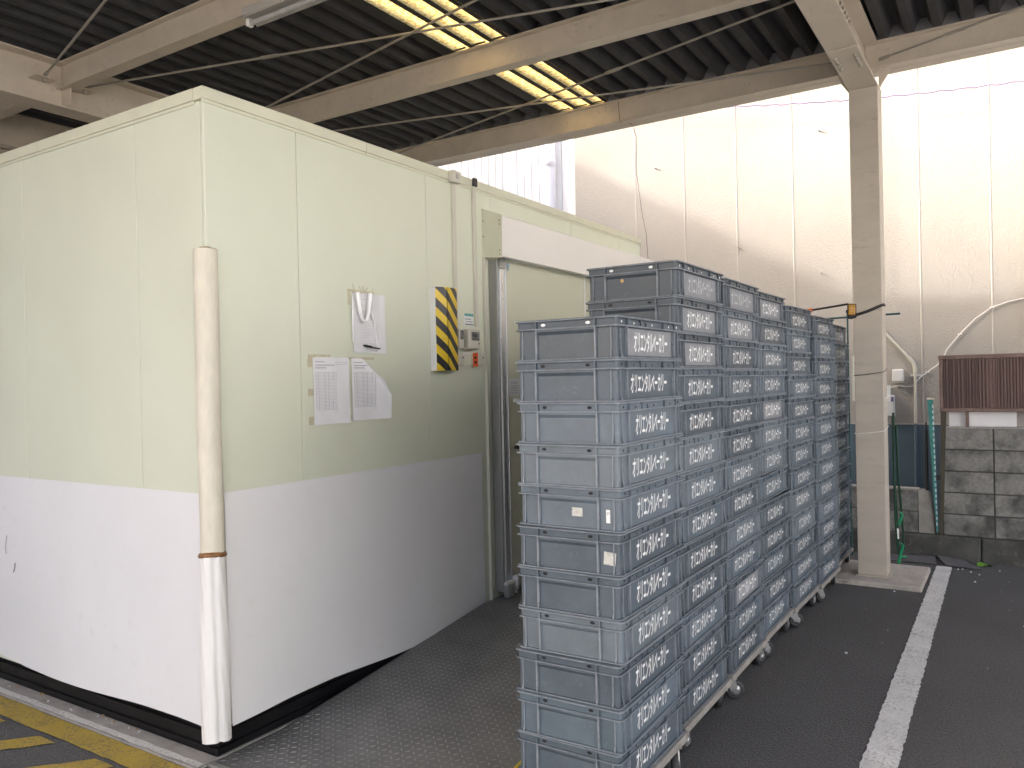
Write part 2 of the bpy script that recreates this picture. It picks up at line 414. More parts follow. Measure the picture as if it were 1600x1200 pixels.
# ================================================================== COLD STORE
H = 2.845
store = thing('cold_store', 'large cream prefabricated cold store with white lower sheeting and sliding door', 'cold store', (0, 0, 0))
LX, LY = 4.63, 3.05
part('inner_shell', BX(.025, LX-.03, .025, LY-.03, .115, H-.08), 'store_inside', store)
ZB, ZT = .118, 2.79
fx = [.0, .511, 1.494, 2.172, 3.286, 4.164, LX]
for i, (a, b_) in enumerate(zip(fx, fx[1:])):
    a2 = a+.0015+(.0 if i else -.0015); b2 = b_-.0015
    if i == 3 or i == 2 or i == 4 or i == 5:
        part('wall_panel', BX(a2, b2, 0, .02, ZB if i == 2 else 2.2, ZT), 'panel_cream', store, bev=.003)
    else: part('wall_panel', BX(a2, b2, 0, .02, ZB, ZT), 'panel_cream', store, bev=.003)
part('wall_panel', BX(2.176, LX, .004, .02, ZB, 2.198), 'panel_cream', store)
fy = [.022, .491, 1.495, 2.5, LY]
for a, b_ in zip(fy, fy[1:]):
    part('wall_panel', BX(0, .02, a+.0015, b_-.0015, ZB, ZT), 'panel_cream', store, bev=.003)
part('wall_panel', BX(LX-.02, LX, .022, LY, ZB, ZT), 'panel_cream', store)
part('wall_panel', BX(0, LX, LY+.001, LY+.02, ZB, ZT), 'panel_cream', store)
part('roof_panel', BX(.03, LX-.03, .03, LY-.03, H-.06, H-.012), 'panel_cream', store)
for a, b_ in zip([-.012, .99, 2.0, 2.95, 3.887], [.99, 2.0, 2.95, 3.887, LX+.01]):
    part('top_trim', MB().box(a+.0012, b_-.0012, -.012, .05, ZT+.003, H).box(a+.0012, b_-.0012, -.006, -.001, ZT-.012, ZT+.003), 'trim_cream', store, bev=.002)
for a, b_ in zip([.051, 1.3, 2.3], [1.3, 2.3, LY]):
    part('top_trim', MB().box(-.012, .05, a+.0012, b_-.0012, ZT+.003, H).box(-.006, -.001, a+.0012, b_-.0012, ZT-.012, ZT+.003), 'trim_cream', store, bev=.002)
# black base
bb = MB().box(.012, LX, .012, LY, .0125, .116).box(-.012, .6, -.010, .012, .0125, .045).box(-.012, .012, .012, LY, .0125, .045)
bb.box(-.004, LX, -.002, .012, .0455, .100).box(-.004, .012, .012, LY, .0455, .100)
part('black_base', bb, 'black_base', store, bev=.003)
# white lower sheets
def zbot_f(x): return .118+.010*math.sin(x*2.2+.3) - .02*math.exp(-((x-1.15)/.35)**2) + .045*max(0, x-1.55)/.45
def sheet_f(u, v):
    x = .055+u*(2.003-.055); zb = zbot_f(x); z = zb+(1.12-zb)*v
    bul = .016*(1-v)**2*(.55+.45*math.sin(x*5.1+1))+.0035*(1+math.sin(x*9+.6))*(1-.6*v)
    return (x, -.0045-max(0, bul), z)
part('kick_sheet', MB().grid(sheet_f, 48, 20), 'white_sheet', store)
def sheet_l(u, v):
    y = .05+u*(2.9); zb = .119+.007*math.sin(y*4.2+.4)+(.05*max(0, y-1.55)); z = zb+(1.12-zb)*v
    bul = .015*(1-v)**2*(.5+.5*math.sin(y*4.4+2.4))
    return (-.0045-max(0, bul), y, z)
part('kick_sheet', MB().grid(sheet_l, 48, 20), 'white_sheet', store)
# scuffs on the sheet
part('scratch', MB().tube([(-.012, 1.72, .80), (-.012, 1.735, .74), (-.0125, 1.728, .70)], .0025, 4), 'ink_light', store)
part('scratch', MB().tube([(-.0105, 1.64, .66), (-.0115, 1.645, .63), (-.0115, 1.655, .61)], .003, 4), 'print_ink', store)
# door
hd = MB().prism([(0, 2.372), (-.148, 2.360), (-.152, 2.618), (0, 2.678)], 0, 2.072, 4.6)
head = part('door_header', hd, 'alu', store, bev=.003)
part('end_cap', MB().prism([(-.001, 2.366), (-.150, 2.354), (-.1545, 2.622), (-.001, 2.683)], 0, 2.066, 2.0715), 'trim_cream', head)
for yy, zz in ((-.012, 2.60), (-.012, 2.50), (-.135, 2.59), (-.135, 2.565), (-.135, 2.40), (-.135, 2.375)):
    part('screw', MB().tube([(2.0665, yy, zz), (2.064, yy, zz)], .004, 6), 'black_plastic', head)
jamb = part('door_jamb', MB().box(2.060, 2.078, -.022, -.0005, .15, 2.37), 'beige_plastic', store, bev=.002)
door = part('sliding_door', BX(2.13, 3.372, -.062, -.006, .215, 2.40), 'door_cream', store, bev=.003)
part('door_stile', MB().box(2.1485, 2.226, -.071, -.0622, .205, 2.30).box(2.148, 2.160, -.078, -.0712, .205, 2.30).box(2.214, 2.226, -.078, -.0712, .205, 2.30), 'stile_metal', door, bev=.002)
part('door_edge', MB().box(2.127, 2.148, -.067, -.004, .205, 2.355), 'alu_dull', door, bev=.002)
part('stile_bracket', MB().box(2.150, 2.215, -.080, -.0715, 2.305, 2.378).box(2.16, 2.205, -.086, -.0805, 2.345, 2.36).box(2.16, 2.205, -.086, -.0805, 2.32, 2.335), 'alu_dull', door, bev=.001)
for zz in (2.1, 1.75, 1.45, 1.1, .75, .45):
    part('screw', MB().tube([(2.187, -.0712, zz), (2.187, -.0735, zz)], .0035, 6), 'black_plastic', door)
part('door_stile', BX(3.352, 3.376, -.068, -.0625, .21, 2.40), 'white_plastic', door, bev=.002)
part('fixed_leaf', BX(3.38, 4.58, -.030, -.004, .2, 2.40), 'door_cream', store)
part('door_handle', MB().tube([(2.31, -.063, 1.44), (2.305, -.10, 1.44), (2.36, -.105, 1.437)], .013, 8), 'white_plastic', door)
part('door_handle', MB().tube([(2.31, -.063, 1.13), (2.31, -.09, 1.13)], .012, 8), 'black_plastic', door)
part('warning_sticker', BX(2.25, 2.375, -.0645, -.0625, 1.472, 1.585), 'sticker_white', door)
wl_ = MB()
for k in range(3):
    x = 2.285+k*.027; wl_.add([(x-.007, -.0652, 1.552), (x+.007, -.0652, 1.552), (x, -.0652, 1.575)], [(0, 1, 2)])
for k in range(6): wl_.add([(2.262, -.0652, 1.54-k*.011), (2.362, -.0652, 1.54-k*.011), (2.362, -.0652, 1.5365-k*.011), (2.262, -.0652, 1.5365-k*.011)], [(0, 1, 2, 3)])
part('sticker_print', wl_, 'print_ink', door)
sh = [(0, .028), (.014, .023), (.019, .010), (.016, -.008), (.009, -.020), (0, -.028), (-.009, -.020), (-.016, -.008), (-.019, .010), (-.014, .023)]
em = part('shield_emblem', MB().prism([(2.268+a, 2.325+b_) for a, b_ in sh], 1, -.0638, -.0625), 'emblem_blue', door)
em2 = MB().prism([(2.268+a*.8, 2.325+b_*.82) for a, b_ in sh], 1, -.0646, -.0639); part('emblem_field', em2, 'emblem_light', em)
em3 = MB().prism([(2.259, 2.338), (2.265, 2.338), (2.268, 2.322), (2.272, 2.338), (2.278, 2.338), (2.271, 2.306), (2.266, 2.306)], 1, -.0652, -.0647); part('emblem_mark', em3, 'emblem_blue', em)
gd = part('floor_guide', MB().box(2.12, 2.19, -.11, -.072, .177, .255).box(2.13, 2.18, -.118, -.1105, .19, .245), 'alu_dull', store, bev=.003)
part('guide_cap', BX(2.115, 2.215, -.105, -.075, .256, .275), 'white_plastic', gd, bev=.004)
part('guide_roller', MB().tube([(2.235, -.095, .185), (2.235, -.095, .21), (2.235, -.095, .2101), (2.235, -.095, .285), (2.235, -.095, .30)], [.008, .008, .02, .021, .012], 12), 'white_plastic', gd)

# things fixed or taped to the front wall
for xx, nm, lab, zb in ((1.752, .0, 'thin cream cable duct running down to the hazard striped cover', 1.74), (1.968, .0, 'thin cream cable duct running down to the square controller', 1.92)):
    single('cable_duct', BX(xx-.014, xx+.014, -.020, -.0005, zb, 2.775 if xx < 1.8 else 2.835), 'beige_plastic', lab, 'cable duct', 'cable ducts on the cold store wall', bev=.003)
jb = thing('junction_box', 'small square cream junction box at the top edge of the cold store', 'junction box', (1.748, -.02, 2.77))
part('box_body', BX(1.705, 1.79, -.045, -.0125, 2.778, 2.85), 'beige_plastic', jb, bev=.006)
part('label_plate', BX(1.735, 1.76, -.0475, -.0452, 2.80, 2.832), 'alu_dull', jb)
single('duct_cap', BX(1.95, 1.988, -.030, -.0125, 2.80, 2.852), 'black_plastic', 'small dark cap where the right duct meets the roof trim', 'cap', bev=.004)
hz = thing('hazard_cover', 'tall narrow box cover striped in black and yellow on the cream wall', 'cover', (1.62, -.03, 1.64))
cs = [(1.518, -.0006), (1.518, -.038), (1.535, -.048), (1.578, -.070), (1.60, -.073), (1.695, -.062), (1.714, -.048), (1.735, -.0006)]
part('backing', MB().prism([(1.512, -.0006), (1.513, -.037), (1.5175, -.037), (1.5175, -.0006)], 2, 1.642, 2.128), 'white_plastic', hz)
part('striped_shell', MB().prism(cs, 2, 1.640, 2.130), 'hazard_tape', hz, bev=.002)
part('seam', MB().tube([(1.586, -.0728, 1.642), (1.586, -.0728, 2.128)], .0016, 5), 'black_plastic', hz)
cb = thing('door_controller', 'square beige controller with a small dark display beside the hazard cover', 'controller', (1.87, -.03, 1.76))
part('case', MB().hexa([(1.825, -.0005, 1.768), (1.94, -.0005, 1.768), (1.94, -.0005, 1.898), (1.825, -.0005, 1.898), (1.805, -.062, 1.775), (1.935, -.062, 1.775), (1.935, -.062, 1.892), (1.805, -.062, 1.892)]), 'beige_plastic', cb, bev=.006)
dsp = part('display', BX(1.838, 1.92, -.0645, -.0622, 1.825, 1.878), 'grey_display', cb)
part('screen', BX(1.852, 1.895, -.0662, -.0647, 1.846, 1.864), 'black_plastic', dsp)
part('button', BX(1.85, 1.868, -.0665, -.0647, 1.829, 1.836), 'black_plastic', dsp); part('button', BX(1.895, 1.912, -.0665, -.0647, 1.829, 1.836), 'black_plastic', dsp)
part('knob', MB().tube([(1.915, -.0622, 1.806), (1.915, -.067, 1.806)], .004, 8), 'black_plastic', cb)
single('name_strip', BX(1.83, 1.90, -.003, -.0005, 1.742, 1.755), 'sticker_white', 'small white name strip below the square controller', 'label')
c2 = thing('small_controller', 'narrow grey device half hidden behind the hazard striped cover', 'controller', (1.76, -.02, 1.78))
part('case', BX(1.736, 1.782, -.045, -.0206, 1.775, 1.895), 'beige_plastic', c2, bev=.004); part('display', BX(1.745, 1.776, -.0475, -.0452, 1.83, 1.885), 'grey_display', c2)
def switchbox(x0, x1, z0, z1, lab, red=False):
    t = thing('switch_box', lab, 'switch', ((x0+x1)/2, -.03, z0), 'switch boxes on the wall')
    part('case', BX(x0, x1, -.052, -.0005, z0, z1), 'beige_plastic', t, bev=.004)
    pc = part('face_plate', BX((x0+x1)/2-.004, x1-.006, -.056, -.0522, z0+.008, z1-.008), 'beige_plastic', t, bev=.001)
    part('button', MB().tube([((x0+x1)/2+.016, -.056, (z0+z1)/2+.012), ((x0+x1)/2+.016, -.059, (z0+z1)/2+.012)], .005, 8), 'black_plastic', t)
    if red:
        part('warning_tag', BX(x0-.004, x0-.001, -.054, -.018, z0-.006, z1+.006), 'red_orange', t)
        part('warning_mark', MB().box(x0-.0055, x0-.0042, -.045, -.030, z0+.012, z0+.028).box(x0-.0055, x0-.0042, -.045, -.030, z0+.042, z0+.056), 'black_plastic', t)
switchbox(1.700, 1.772, 1.668, 1.745, 'plain beige switch box at the lower right corner of the hazard cover')
switchbox(1.915, 1.985, 1.672, 1.745, 'beige switch box with an orange tag below the square controller', True)
st_ = thing('service_sticker', 'white service sticker with a teal heading above the controller', 'sticker', (1.90, -.002, 1.92))
part('sheet', BX(1.85, 1.945, -.003, -.0005, 1.918, 1.998), 'sticker_white', st_)
part('heading', BX(1.851, 1.944, -.0042, -.0032, 1.98, 1.997), 'sticker_teal', st_)
pm = MB()
for k, (a, b_, h) in enumerate(((1.856, 1.92, .006), (1.866, 1.93, .005), (1.856, 1.938, .009))): pm.box(a, b_, -.0042, -.0032, 1.965-k*.016-h, 1.965-k*.016)
part('print', pm, 'print_ink', st_)
# papers
def paper(name, lab, x0, x1, z0, z1, curl, printed, tapes):
    t = thing(name, lab, 'paper', ((x0+x1)/2, -.005, z0), 'papers taped to the cold store wall')
    w, h = x1-x0, z1-z0
    def yy(u, v):
        y = -.004-.006*math.sin(u*3.1)*math.sin(v*2.6+.4)-.004*math.sin(u*9+v*4)*.5-.003
        y -= .030*max(0, u-.55)**1.5*(.4+.6*(1-v)) if not curl else .085*max(0, u-.42+.25*(v-.6))**1.35
        return y
    def pos(u, v):
        z = z0+v*h; x = x0+u*w
        if curl:   # top right corner folded over
            k = max(0, u+v*1.15-1.45); x -= k*.11; z -= k*.16
        return (x, yy(u, v), z)
    part('sheet', MB().grid(pos, 18, 22), 'paper', t)
    if printed:
        m1 = MB()
        def bar(u0, u1, v0, v1, n=8):
            a = [pos(u0+(u1-u0)*i/n, v0) for i in range(n+1)]; b2 = [pos(u0+(u1-u0)*i/n, v1) for i in range(n+1)]
            m1.add([(x, y-.0012, z) for x, y, z in a+b2], [(i, i+1, n+2+i, n+1+i) for i in range(n)])
        if printed == 1:
            bar(.06, .30, .930, .940); bar(.06, .58, .880, .890); bar(.06, .33, .852, .858); bar(.06, .36, .838, .844); bar(.62, .93, .925, .928); bar(.62, .93, .895, .898); bar(.62, .63, .895, .928); bar(.92, .93, .895, .928)
            for k in range(27): bar(.06, .62, .215+k*.0215, .218+k*.0215)
            for u in (.06, .13, .30, .40, .52, .615): bar(u, u+.006, .215, .215+26*.0215, 2)
            bar(.56, .66, .20, .203); bar(.56, .66, .165, .168)
        else:
            for k in range(26): bar(.2, .58, .16+k*.026, .164+k*.026)
            bar(.25, .5, .90, .906)
        part('print', m1, 'ink_light' if printed == 2 else 'print_ink', t)
    for q_, (a, b_, c, d) in enumerate(tapes): part('adhesive_tape', BX(a, b_, -.0035-.0003*q_, -.0008, c, d), 'tape_old', t)
    return t, pos
paper('notice_sheet', 'left of two printed form sheets taped low on the cream wall', .582, .822, 1.378, 1.708, False, 1,
      [(.556, .60, 1.70, 1.72), (.553, .581, 1.66, 1.70), (.553, .581, 1.52, 1.555), (.553, .581, 1.38, 1.42), (.56, .70, 1.712, 1.722)])
paper('notice_sheet', 'right of two printed form sheets, its upper corner curling off the wall', .846, 1.112, 1.385, 1.706, True, 1,
      [(.83, 1.02, 1.70, 1.712), (.832, .845, 1.39, 1.42)])
p3, pos3 = paper('notice_sheet', 'upper sheet with a pen, taped in a clear plastic sleeve', .868, 1.105, 1.735, 2.045, False, 2,
      [(.835, 1.03, 2.05, 2.062), (.836, .850, 1.98, 2.05), (.87, .96, 2.045, 2.056)])
part('clear_sleeve', MB().grid(lambda u, v: (.845+u*.20, -.020-.008*math.sin(u*5+v*3), 1.742+v*.31), 10, 12), 'clear_film', p3)
lp = []
for i in range(25):
    t = i/24; a = -1+2*t
    lp.append((.925+.048*a, -.031, 2.045-.145*(1-abs(a)**2.6)))
part('glare_streak', MB().tube(lp, [.008+.006*abs(-1+2*i/24) for i in range(25)], 6), 'glare_white', p3)  # white shapes stand in for reflections on the clear sleeve
part('glare_streak', MB().tube([(.975, -.031, 1.955), (1.0, -.031, 1.90), (1.02, -.029, 1.78)], [.006, .004, .0025], 6), 'glare_white', p3)
part('glare_streak', MB().tube([(.855, -.018, 2.03), (.853, -.016, 1.9), (.856, -.014, 1.79)], [.003, .006, .003], 6), 'glare_white', p3)
for k in range(6):
    a = random.uniform(.85, 1.02); part('tape_fringe', MB().tube([(a, -.003, 2.055), (a+random.uniform(-.03, .03), -.012, 2.075+random.uniform(0, .02))], .0016, 4), 'tape_old', p3)
pen = thing('pen', 'black ballpoint pen across the bottom of the sleeved sheet', 'pen', (.96, -.034, 1.765))
part('barrel', MB().tube([(.905, -.034, 1.774), (.925, -.034, 1.771), (.968, -.034, 1.766), (1.035, -.034, 1.758)], [.002, .006, .006, .004], 8), 'black_plastic', pen)
part('clip', MB().tube([(.968, -.041, 1.768), (1.015, -.040, 1.763)], .0018, 5), 'alu', pen)

# corner foam guards
ft = MB(); n = 20
def tubeprof(z, r, wob, cx, cy, fl=0): 
    return [(cx+(r+wob*math.sin(3*t+z*9)+random.uniform(-.0006, .0006))*math.cos(t), cy+(r+wob*math.sin(2*t+z*5)+random.uniform(-.0006, .0006))*math.sin(t), z) for t in [2*math.pi*k/n for k in range(n)]]
gu = thing('foam_corner_guard', 'beige ribbed foam roll wrapped round the upper corner of the cold store', 'corner guard', (-.03, -.03, .885))
rg = []
for i in range(30):
    z = .885+(2.150-.885)*i/29; rg.append(tubeprof(z, .049, .0012, -.026+.002*math.sin(z*3), -.028))
part('foam_sleeve', MB().loft(rg, True), 'foam_beige', gu)
part('foam_core', MB().loft([tubeprof(2.146, .0485, .001, -.026, -.028), tubeprof(2.152, .044, .004, -.026, -.028), tubeprof(2.150, .03, .005, -.026, -.028), tubeprof(2.160, .02, .003, -.026, -.028), tubeprof(2.158, .004, 0, -.026, -.028)], True, False, True), 'foam_core', gu)
gl = thing('foam_corner_wrap', 'white crumpled foam wrap folded round the lower corner of the cold store', 'corner guard', (-.03, -.03, .1))
def lobed(z):
    t0 = (.875-z)/.775; out = []
    cr = R(236) + .25*t0                       # where the two folded edges meet
    for k in range(48):
        t = 2*math.pi*k/48
        d = abs((t-cr+math.pi) % (2*math.pi)-math.pi)
        r = .053+.006*t0+.0035*math.sin(z*7+t*2) - .017*math.exp(-(d/.16)**2)*(.75+.25*math.sin(z*9)) + .0012*math.sin(t*11+z*24)
        out.append((-.026+r*math.cos(t), -.028+r*math.sin(t), z + (.006*math.sin(t*2) if t0 > .98 else 0)))
    return out
part('foam_sleeve', MB().loft([lobed(.872-.772*i/36) for i in range(37)], True, True, True), 'foam_white', gl)
part('tape_collar', MB().loft([[(-.026+r*math.cos(2*math.pi*k/24), -.028+r*math.sin(2*math.pi*k/24), z+.004*math.sin(4*math.pi*k/24)) for k in range(24)] for z, r in ((.868, .0545), (.874, .059), (.882, .0555), (.888, .0495))], True, True, True), 'tape_brown', gl)

# debris at the foot of the base
grit = MB()
for k in range(16):
    y = random.uniform(.2, 1.75); x = random.choice([-.028, -.035, -.05]) + random.uniform(-.01, .01); z = .0125
    s = random.uniform(.004, .009)
    if k < 5:
        single('dry_leaf', MB().add([(x, y, z+.001), (x+s*1.6, y+s, z+.006), (x+s*.4, y+s*3, z+.009), (x-s, y+s*1.2, z+.003)], [(0, 1, 2, 3)]), 'dry_leaf', 'tiny curled brown leaf scrap on the slab by the black base', 'leaf', 'leaf scraps beside the black base')
    else:
        grit.hexa([(x-s*.5, y-s*.5, z), (x+s*.5, y-s*.4, z), (x+s*.4, y+s*.5, z), (x-s*.4, y+s*.4, z), (x-s*.3, y-s*.3, z+s*.6), (x+s*.3, y-s*.3, z+s*.7), (x+s*.2, y+s*.3, z+s*.6), (x-s*.3, y+s*.2, z+s*.5)])
struct('white_grit', grit, 'paper', 'white grit scattered along the black base', kind='stuff')

# ================================================================== CANOPY
can = thing('canopy', 'open steel canopy with beige beams and dark corrugated roof over the yard', 'canopy', (4.43, -1.95, 0))
def hbeam_y(xc, y0, y1, z0, z1, w=.10, tf=.010, tw=.008):
    return MB().box(xc-w/2, xc+w/2, y0, y1, z0, z0+tf).box(xc-w/2, xc+w/2, y0, y1, z1-tf, z1).box(xc-tw/2, xc+tw/2, y0, y1, z0+tf, z1-tf)
def hbeam_x(yc, x0, x1, z0, z1, w=.20, tf=.014, tw=.010):
    return MB().box(x0, x1, yc-w/2, yc+w/2, z0, z0+tf).box(x0, x1, yc-w/2, yc+w/2, z1-tf, z1).box(x0, x1, yc-tw/2, yc+tw/2, z0+tf, z1-tf)
ZR = 4.052
RX0, RX1 = -3.0, 4.69
RY0 = -4.5
GY = -1.945
for xc in (-.46, 1.16, 2.75, 4.40):
    for a, b_ in ((RY0, GY-.012), (GY+.012, 3.215), (3.245, 4.78)):
        part('purlin', hbeam_y(xc, a, b_, 3.85, ZR-.002), 'beam_paint', can, bev=.002)
gr = part('girder', hbeam_x(GY, RX0+.2, 4.54, 3.712, ZR-.004), 'beam_paint', can, bev=.002)
gl_ = part('girder', hbeam_x(3.23, RX0+.2, 4.6, 3.70, ZR-.004), 'beam_paint', can, bev=.002)
part('girder', hbeam_x(4.66, RX0+.2, 4.6, 3.75, ZR-.004, .12), 'beam_paint', can)
part('girder', hbeam_x(RY0+.1, RX0+.2, 4.6, 3.70, ZR-.004), 'beam_paint', can)
# splice on the right girder, with bolts
part('splice_plate', BX(3.46, 3.92, GY-.097, GY+.097, 3.703, 3.711), 'beam_paint', gr, bev=.002)
for i in range(5):
    for sy in (-.062, .062):
        part('bolt', MB().tube([(3.52+i*.055+.07, GY+sy, 3.7028), (3.52+i*.055+.07, GY+sy, 3.688)], .0125, 6), 'bolt_steel', gr)
part('splice_plate', BX(3.2, 3.75, GY-.020, GY-.006, 3.76, 3.98), 'beam_paint', gr, bev=.002)
for i in range(5):
    for zz in (3.80, 3.94): part('bolt', MB().tube([(3.30+i*.08, GY-.0205, zz), (3.30+i*.08, GY-.034, zz)], .0125, 6), 'bolt_steel', gr)
# column
CX0 = 4.33
colm = MB()
for a, b_ in ((CX0, CX0+.014), (CX0+.186, CX0+.20)): colm.box(a, b_, GY-.10, GY+.10, .047, 3.711)
colm.box(CX0+.0142, CX0+.1858, GY-.099, GY-.090, .047, 3.711)
colm.box(CX0+.0142, CX0+.1858, GY+.090, GY+.099, .047, 3.711)
column = part('column', colm, 'column_paint', can, bev=.003, label='tall beige steel column')
part('base_plate', BX(CX0-.012, CX0+.23, GY-.115, GY+.115, .036, .046), 'column_paint', column)
for sy in (-1, 1):
    part('gusset_plate', MB().prism([(GY+sy*.1005, 3.70), (GY+sy*.1005, 3.86), (GY+sy*.19, 3.86), (GY+sy*.165, 3.80)], 0, 4.395, 4.405), 'beam_paint', column, bev=.001)
# bracing rods
def rod(p, q, tb=None):
    p, q = Vector(p), Vector(q); r_ = part('brace_rod', MB().tube([p, q], .0085, 8), 'rod_steel', can)
    if tb is not None:
        c = p.lerp(q, tb); d = (q-p).normalized(); side = d.cross(Vector((0, 0, 1))).normalized()
        t = MB()
        for s in (-1, 1): t.tube([c-d*.09, c-d*.06+side*.016*s, c+d*.06+side*.016*s, c+d*.09], .006, 6)
        part('turnbuckle', t, 'rod_steel', r_)
    for e, d in ((p, (q-p).normalized()), (q, (p-q).normalized())):
        part('lug', MB().tube([e-d*.02, e+d*.05], .014, 8), 'rod_steel', r_)
    return r_
ZRO = 3.90
rod((.985, 3.12, ZRO), (-.36, -1.83, ZRO)); rod((1.29, 3.12, ZRO), (2.60, -1.83, ZRO), .32); rod((2.55, 3.12, ZRO), (1.50, -1.83, ZRO), .7)
rod((2.98, 3.12, ZRO), (4.23, -1.83, ZRO), .82); rod((4.26, 3.12, ZRO), (2.99, -1.83, ZRO), .70); rod((4.33, -2.08, ZRO), (3.35, RY0+.2, ZRO), .22)
rod((2.9, -2.08, ZRO), (4.25, RY0+.2, ZRO)); rod((-.2, 3.12, ZRO), (1.0, -1.83, ZRO))
for x in (.985, 1.29, 2.55, 2.98, 4.26):
    part('gusset_plate', MB().box(x-.07, x+.07, 3.10, 3.222, ZRO-.022, ZRO-.014), 'beam_paint', gl_)
    part('bolt', MB().tube([(x, 3.14, ZRO-.0225), (x, 3.14, ZRO-.045)], .014, 6), 'bolt_steel', gl_)
for x in (1.16, 2.75):
    part('cleat_plate', BX(x-.005, x+.005, 3.10, 3.222, 3.72, 4.03), 'beam_paint', gl_)
# corrugated roof sheets
PIT_ = .176; PH = .088
def prof(y0, nrib, bot=.052, web=.042):
    pts = [(y0-.03, ZR+.0008)]
    for k in range(nrib):
        y = y0+k*PIT_
        pts += [(y, ZR), (y+bot, ZR), (y+bot+web, ZR+PH), (y+PIT_-web, ZR+PH)]
    pts.append((y0+nrib*PIT_, ZR+.0005)); pts.append((y0+nrib*PIT_+.03, ZR+.0025)); return pts
SKY0 = .17
def sheet(pts, x0, x1, name='roof_sheet', mt_='roof_sheet'):
    n = len(pts); XN = 8; mb = MB()
    vs = []
    for i in range(XN+1):
        x = x0+(x1-x0)*i/XN; sag = random.uniform(-.001, .001)
        vs += [(x, y, z+sag) for y, z in pts]
    mb.add(vs, [(i*n+k, i*n+k+1, (i+1)*n+k+1, (i+1)*n+k) for i in range(XN) for k in range(n-1)])
    return part(name, mb, mt_, can)
lap = [RX0, .35, 2.74, RX1]
y = SKY0+3*PIT_; i = 0
while y < 4.75:
    for a, b_ in zip(lap, lap[1:]): sheet(prof(y, 4), a-.06, b_)
    y += 4*PIT_
y = SKY0-4*PIT_
while y > RY0-.5:
    for a, b_ in zip(lap, lap[1:]): sheet(prof(y, 4), a-.06, b_)
    y -= 4*PIT_
for k in range(3):
    y = SKY0+k*PIT_
    for a, b_ in ((RX0, 1.155), (1.165, 2.745), (2.755, RX1)):
        part('skylight_strip', MB().add([(a, y-.014, ZR+.005), (b_, y-.014, ZR+.005), (b_, y+.126, ZR+.005), (a, y+.126, ZR+.005)], [(0, 1, 2, 3)]), 'skylight_frp', can)
    part('skylight_rib', MB().prism([(y+.122, ZR+.0065), (y+.128, ZR+.05), (y+.166, ZR+.05), (y+.172, ZR+.0065), (y+.164, ZR+.002), (y+.130, ZR+.002)], 0, RX0, RX1), 'roof_sheet', can)
    for xx in (1.08, 2.67, 4.30):
        part('skylight_clip', BX(xx, xx+.018, y+.006, y+.112, ZR-.004, ZR+.002), 'roof_sheet', can)
part('closure_strip', BX(4.352, 4.360, RY0, 4.7, ZR-.001, ZR+PH-.004), 'closure_grey', can)
part('closure_strip', BX(2.79, 2.80, RY0, .18, ZR-.001, ZR+PH-.004), 'roof_sheet', can)
part('eave_gutter', MB().box(4.600, 4.606, RY0, 4.7, 3.90, 4.05).box(4.606, 4.70, RY0, 4.7, 3.90, 3.906).box(4.70, 4.706, RY0, 4.7, 3.90, 4.06), 'beam_paint', can)
part('shadow_mast', MB().tube([(4.45, 1.62, 4.1), (4.45, 1.62, 6.6)], .027, 10), 'alu_dull', can)  # unseen pole added to cast the narrow vertical shadow on the stucco

# fluorescent fitting below the beam
fl = thing('strip_light', 'unlit white fluorescent batten light hanging below the upper left beam', 'light', (1.10, .4, 3.76))
part('channel', BX(1.045, 1.135, -.22, 1.01, 3.80, 3.848), 'lamp_white', fl, bev=.004)
part('reflector', MB().prism([(1.02, 3.775), (1.045, 3.7995), (1.135, 3.7995), (1.16, 3.775), (1.155, 3.772), (1.133, 3.794), (1.047, 3.794), (1.025, 3.772)], 1, -.22, 1.01), 'lamp_white', fl)
part('lamp_tube', MB().tube([(1.09, -.19, 3.765), (1.09, .985, 3.765)], .0155, 10), 'tube_glass', fl)
part('lamp_holder', BX(1.07, 1.11, .985, 1.012, 3.748, 3.795), 'white_plastic', fl, bev=.004)

# plinth
single('column_plinth', BX(4.16, 4.86, -2.29, -1.60, -.05, .035), 'plinth_concrete', 'rough concrete slab under the foot of the beige column', 'plinth', bev=.012)

# main building wall on the left, behind the store
mbd = thing('plastered_building', 'beige plastered building wall at far left behind the canopy beams', 'building', (-2, 5.2, 0))
part('wall', BX(-9, 5.25, 4.8, 9, 0, 6.03), 'plaster_beige', mbd)
part('parapet_cap', BX(-9.05, 5.3, 4.76, 9.05, 6.035, 6.09), 'concrete', mbd)

nb = thing('bounce_building', 'unseen pale building added to bounce fill light under the canopy', 'building', (-4, -13, 0))  # out of view, added to throw fill light on the store front
part('wall', BX(-16, 4.5, -18, -11, 0, 6), 'bounce_render', nb)
part('parapet_cap', BX(-16.05, 4.55, -18.05, -10.95, 6.005, 6.07), 'concrete', nb)

# ================================================================== CRATES
def rr(i, z, L=.6, Wd=.4, nseg=4):
    r = max(.020-i, .008); hx, hy = L/2-i, Wd/2-i; pts = []
    for cx, cy, a0 in ((hx-r, hy-r, 0), (-hx+r, hy-r, 90), (-hx+r, -hy+r, 180), (hx-r, -hy+r, 270)):
        for k in range(nseg+1):
            a = R(a0+90*k/nseg); pts.append((cx+r*math.cos(a), cy+r*math.sin(a), z))
    return pts
body = MB()
body.loft([rr(i, z) for z, i in ((-.004, .024), (.0008, .022), (.0008, .0045))], False, True); body.cur = 1; body.loft([rr(i, z) for z, i in ((.0008, .0045), (.0062, .0035))]); body.cur = 0
body.loft([rr(i, z) for z, i in ((.0062, .0035), (.0068, .0135), (.111, .0142))])
body.loft([rr(i, z) for z, i in ((.106, .0180), (.008, .0225))], False, False, False); body.add(rr(.0225, .008), [tuple(range(20))])
body.cur = 1
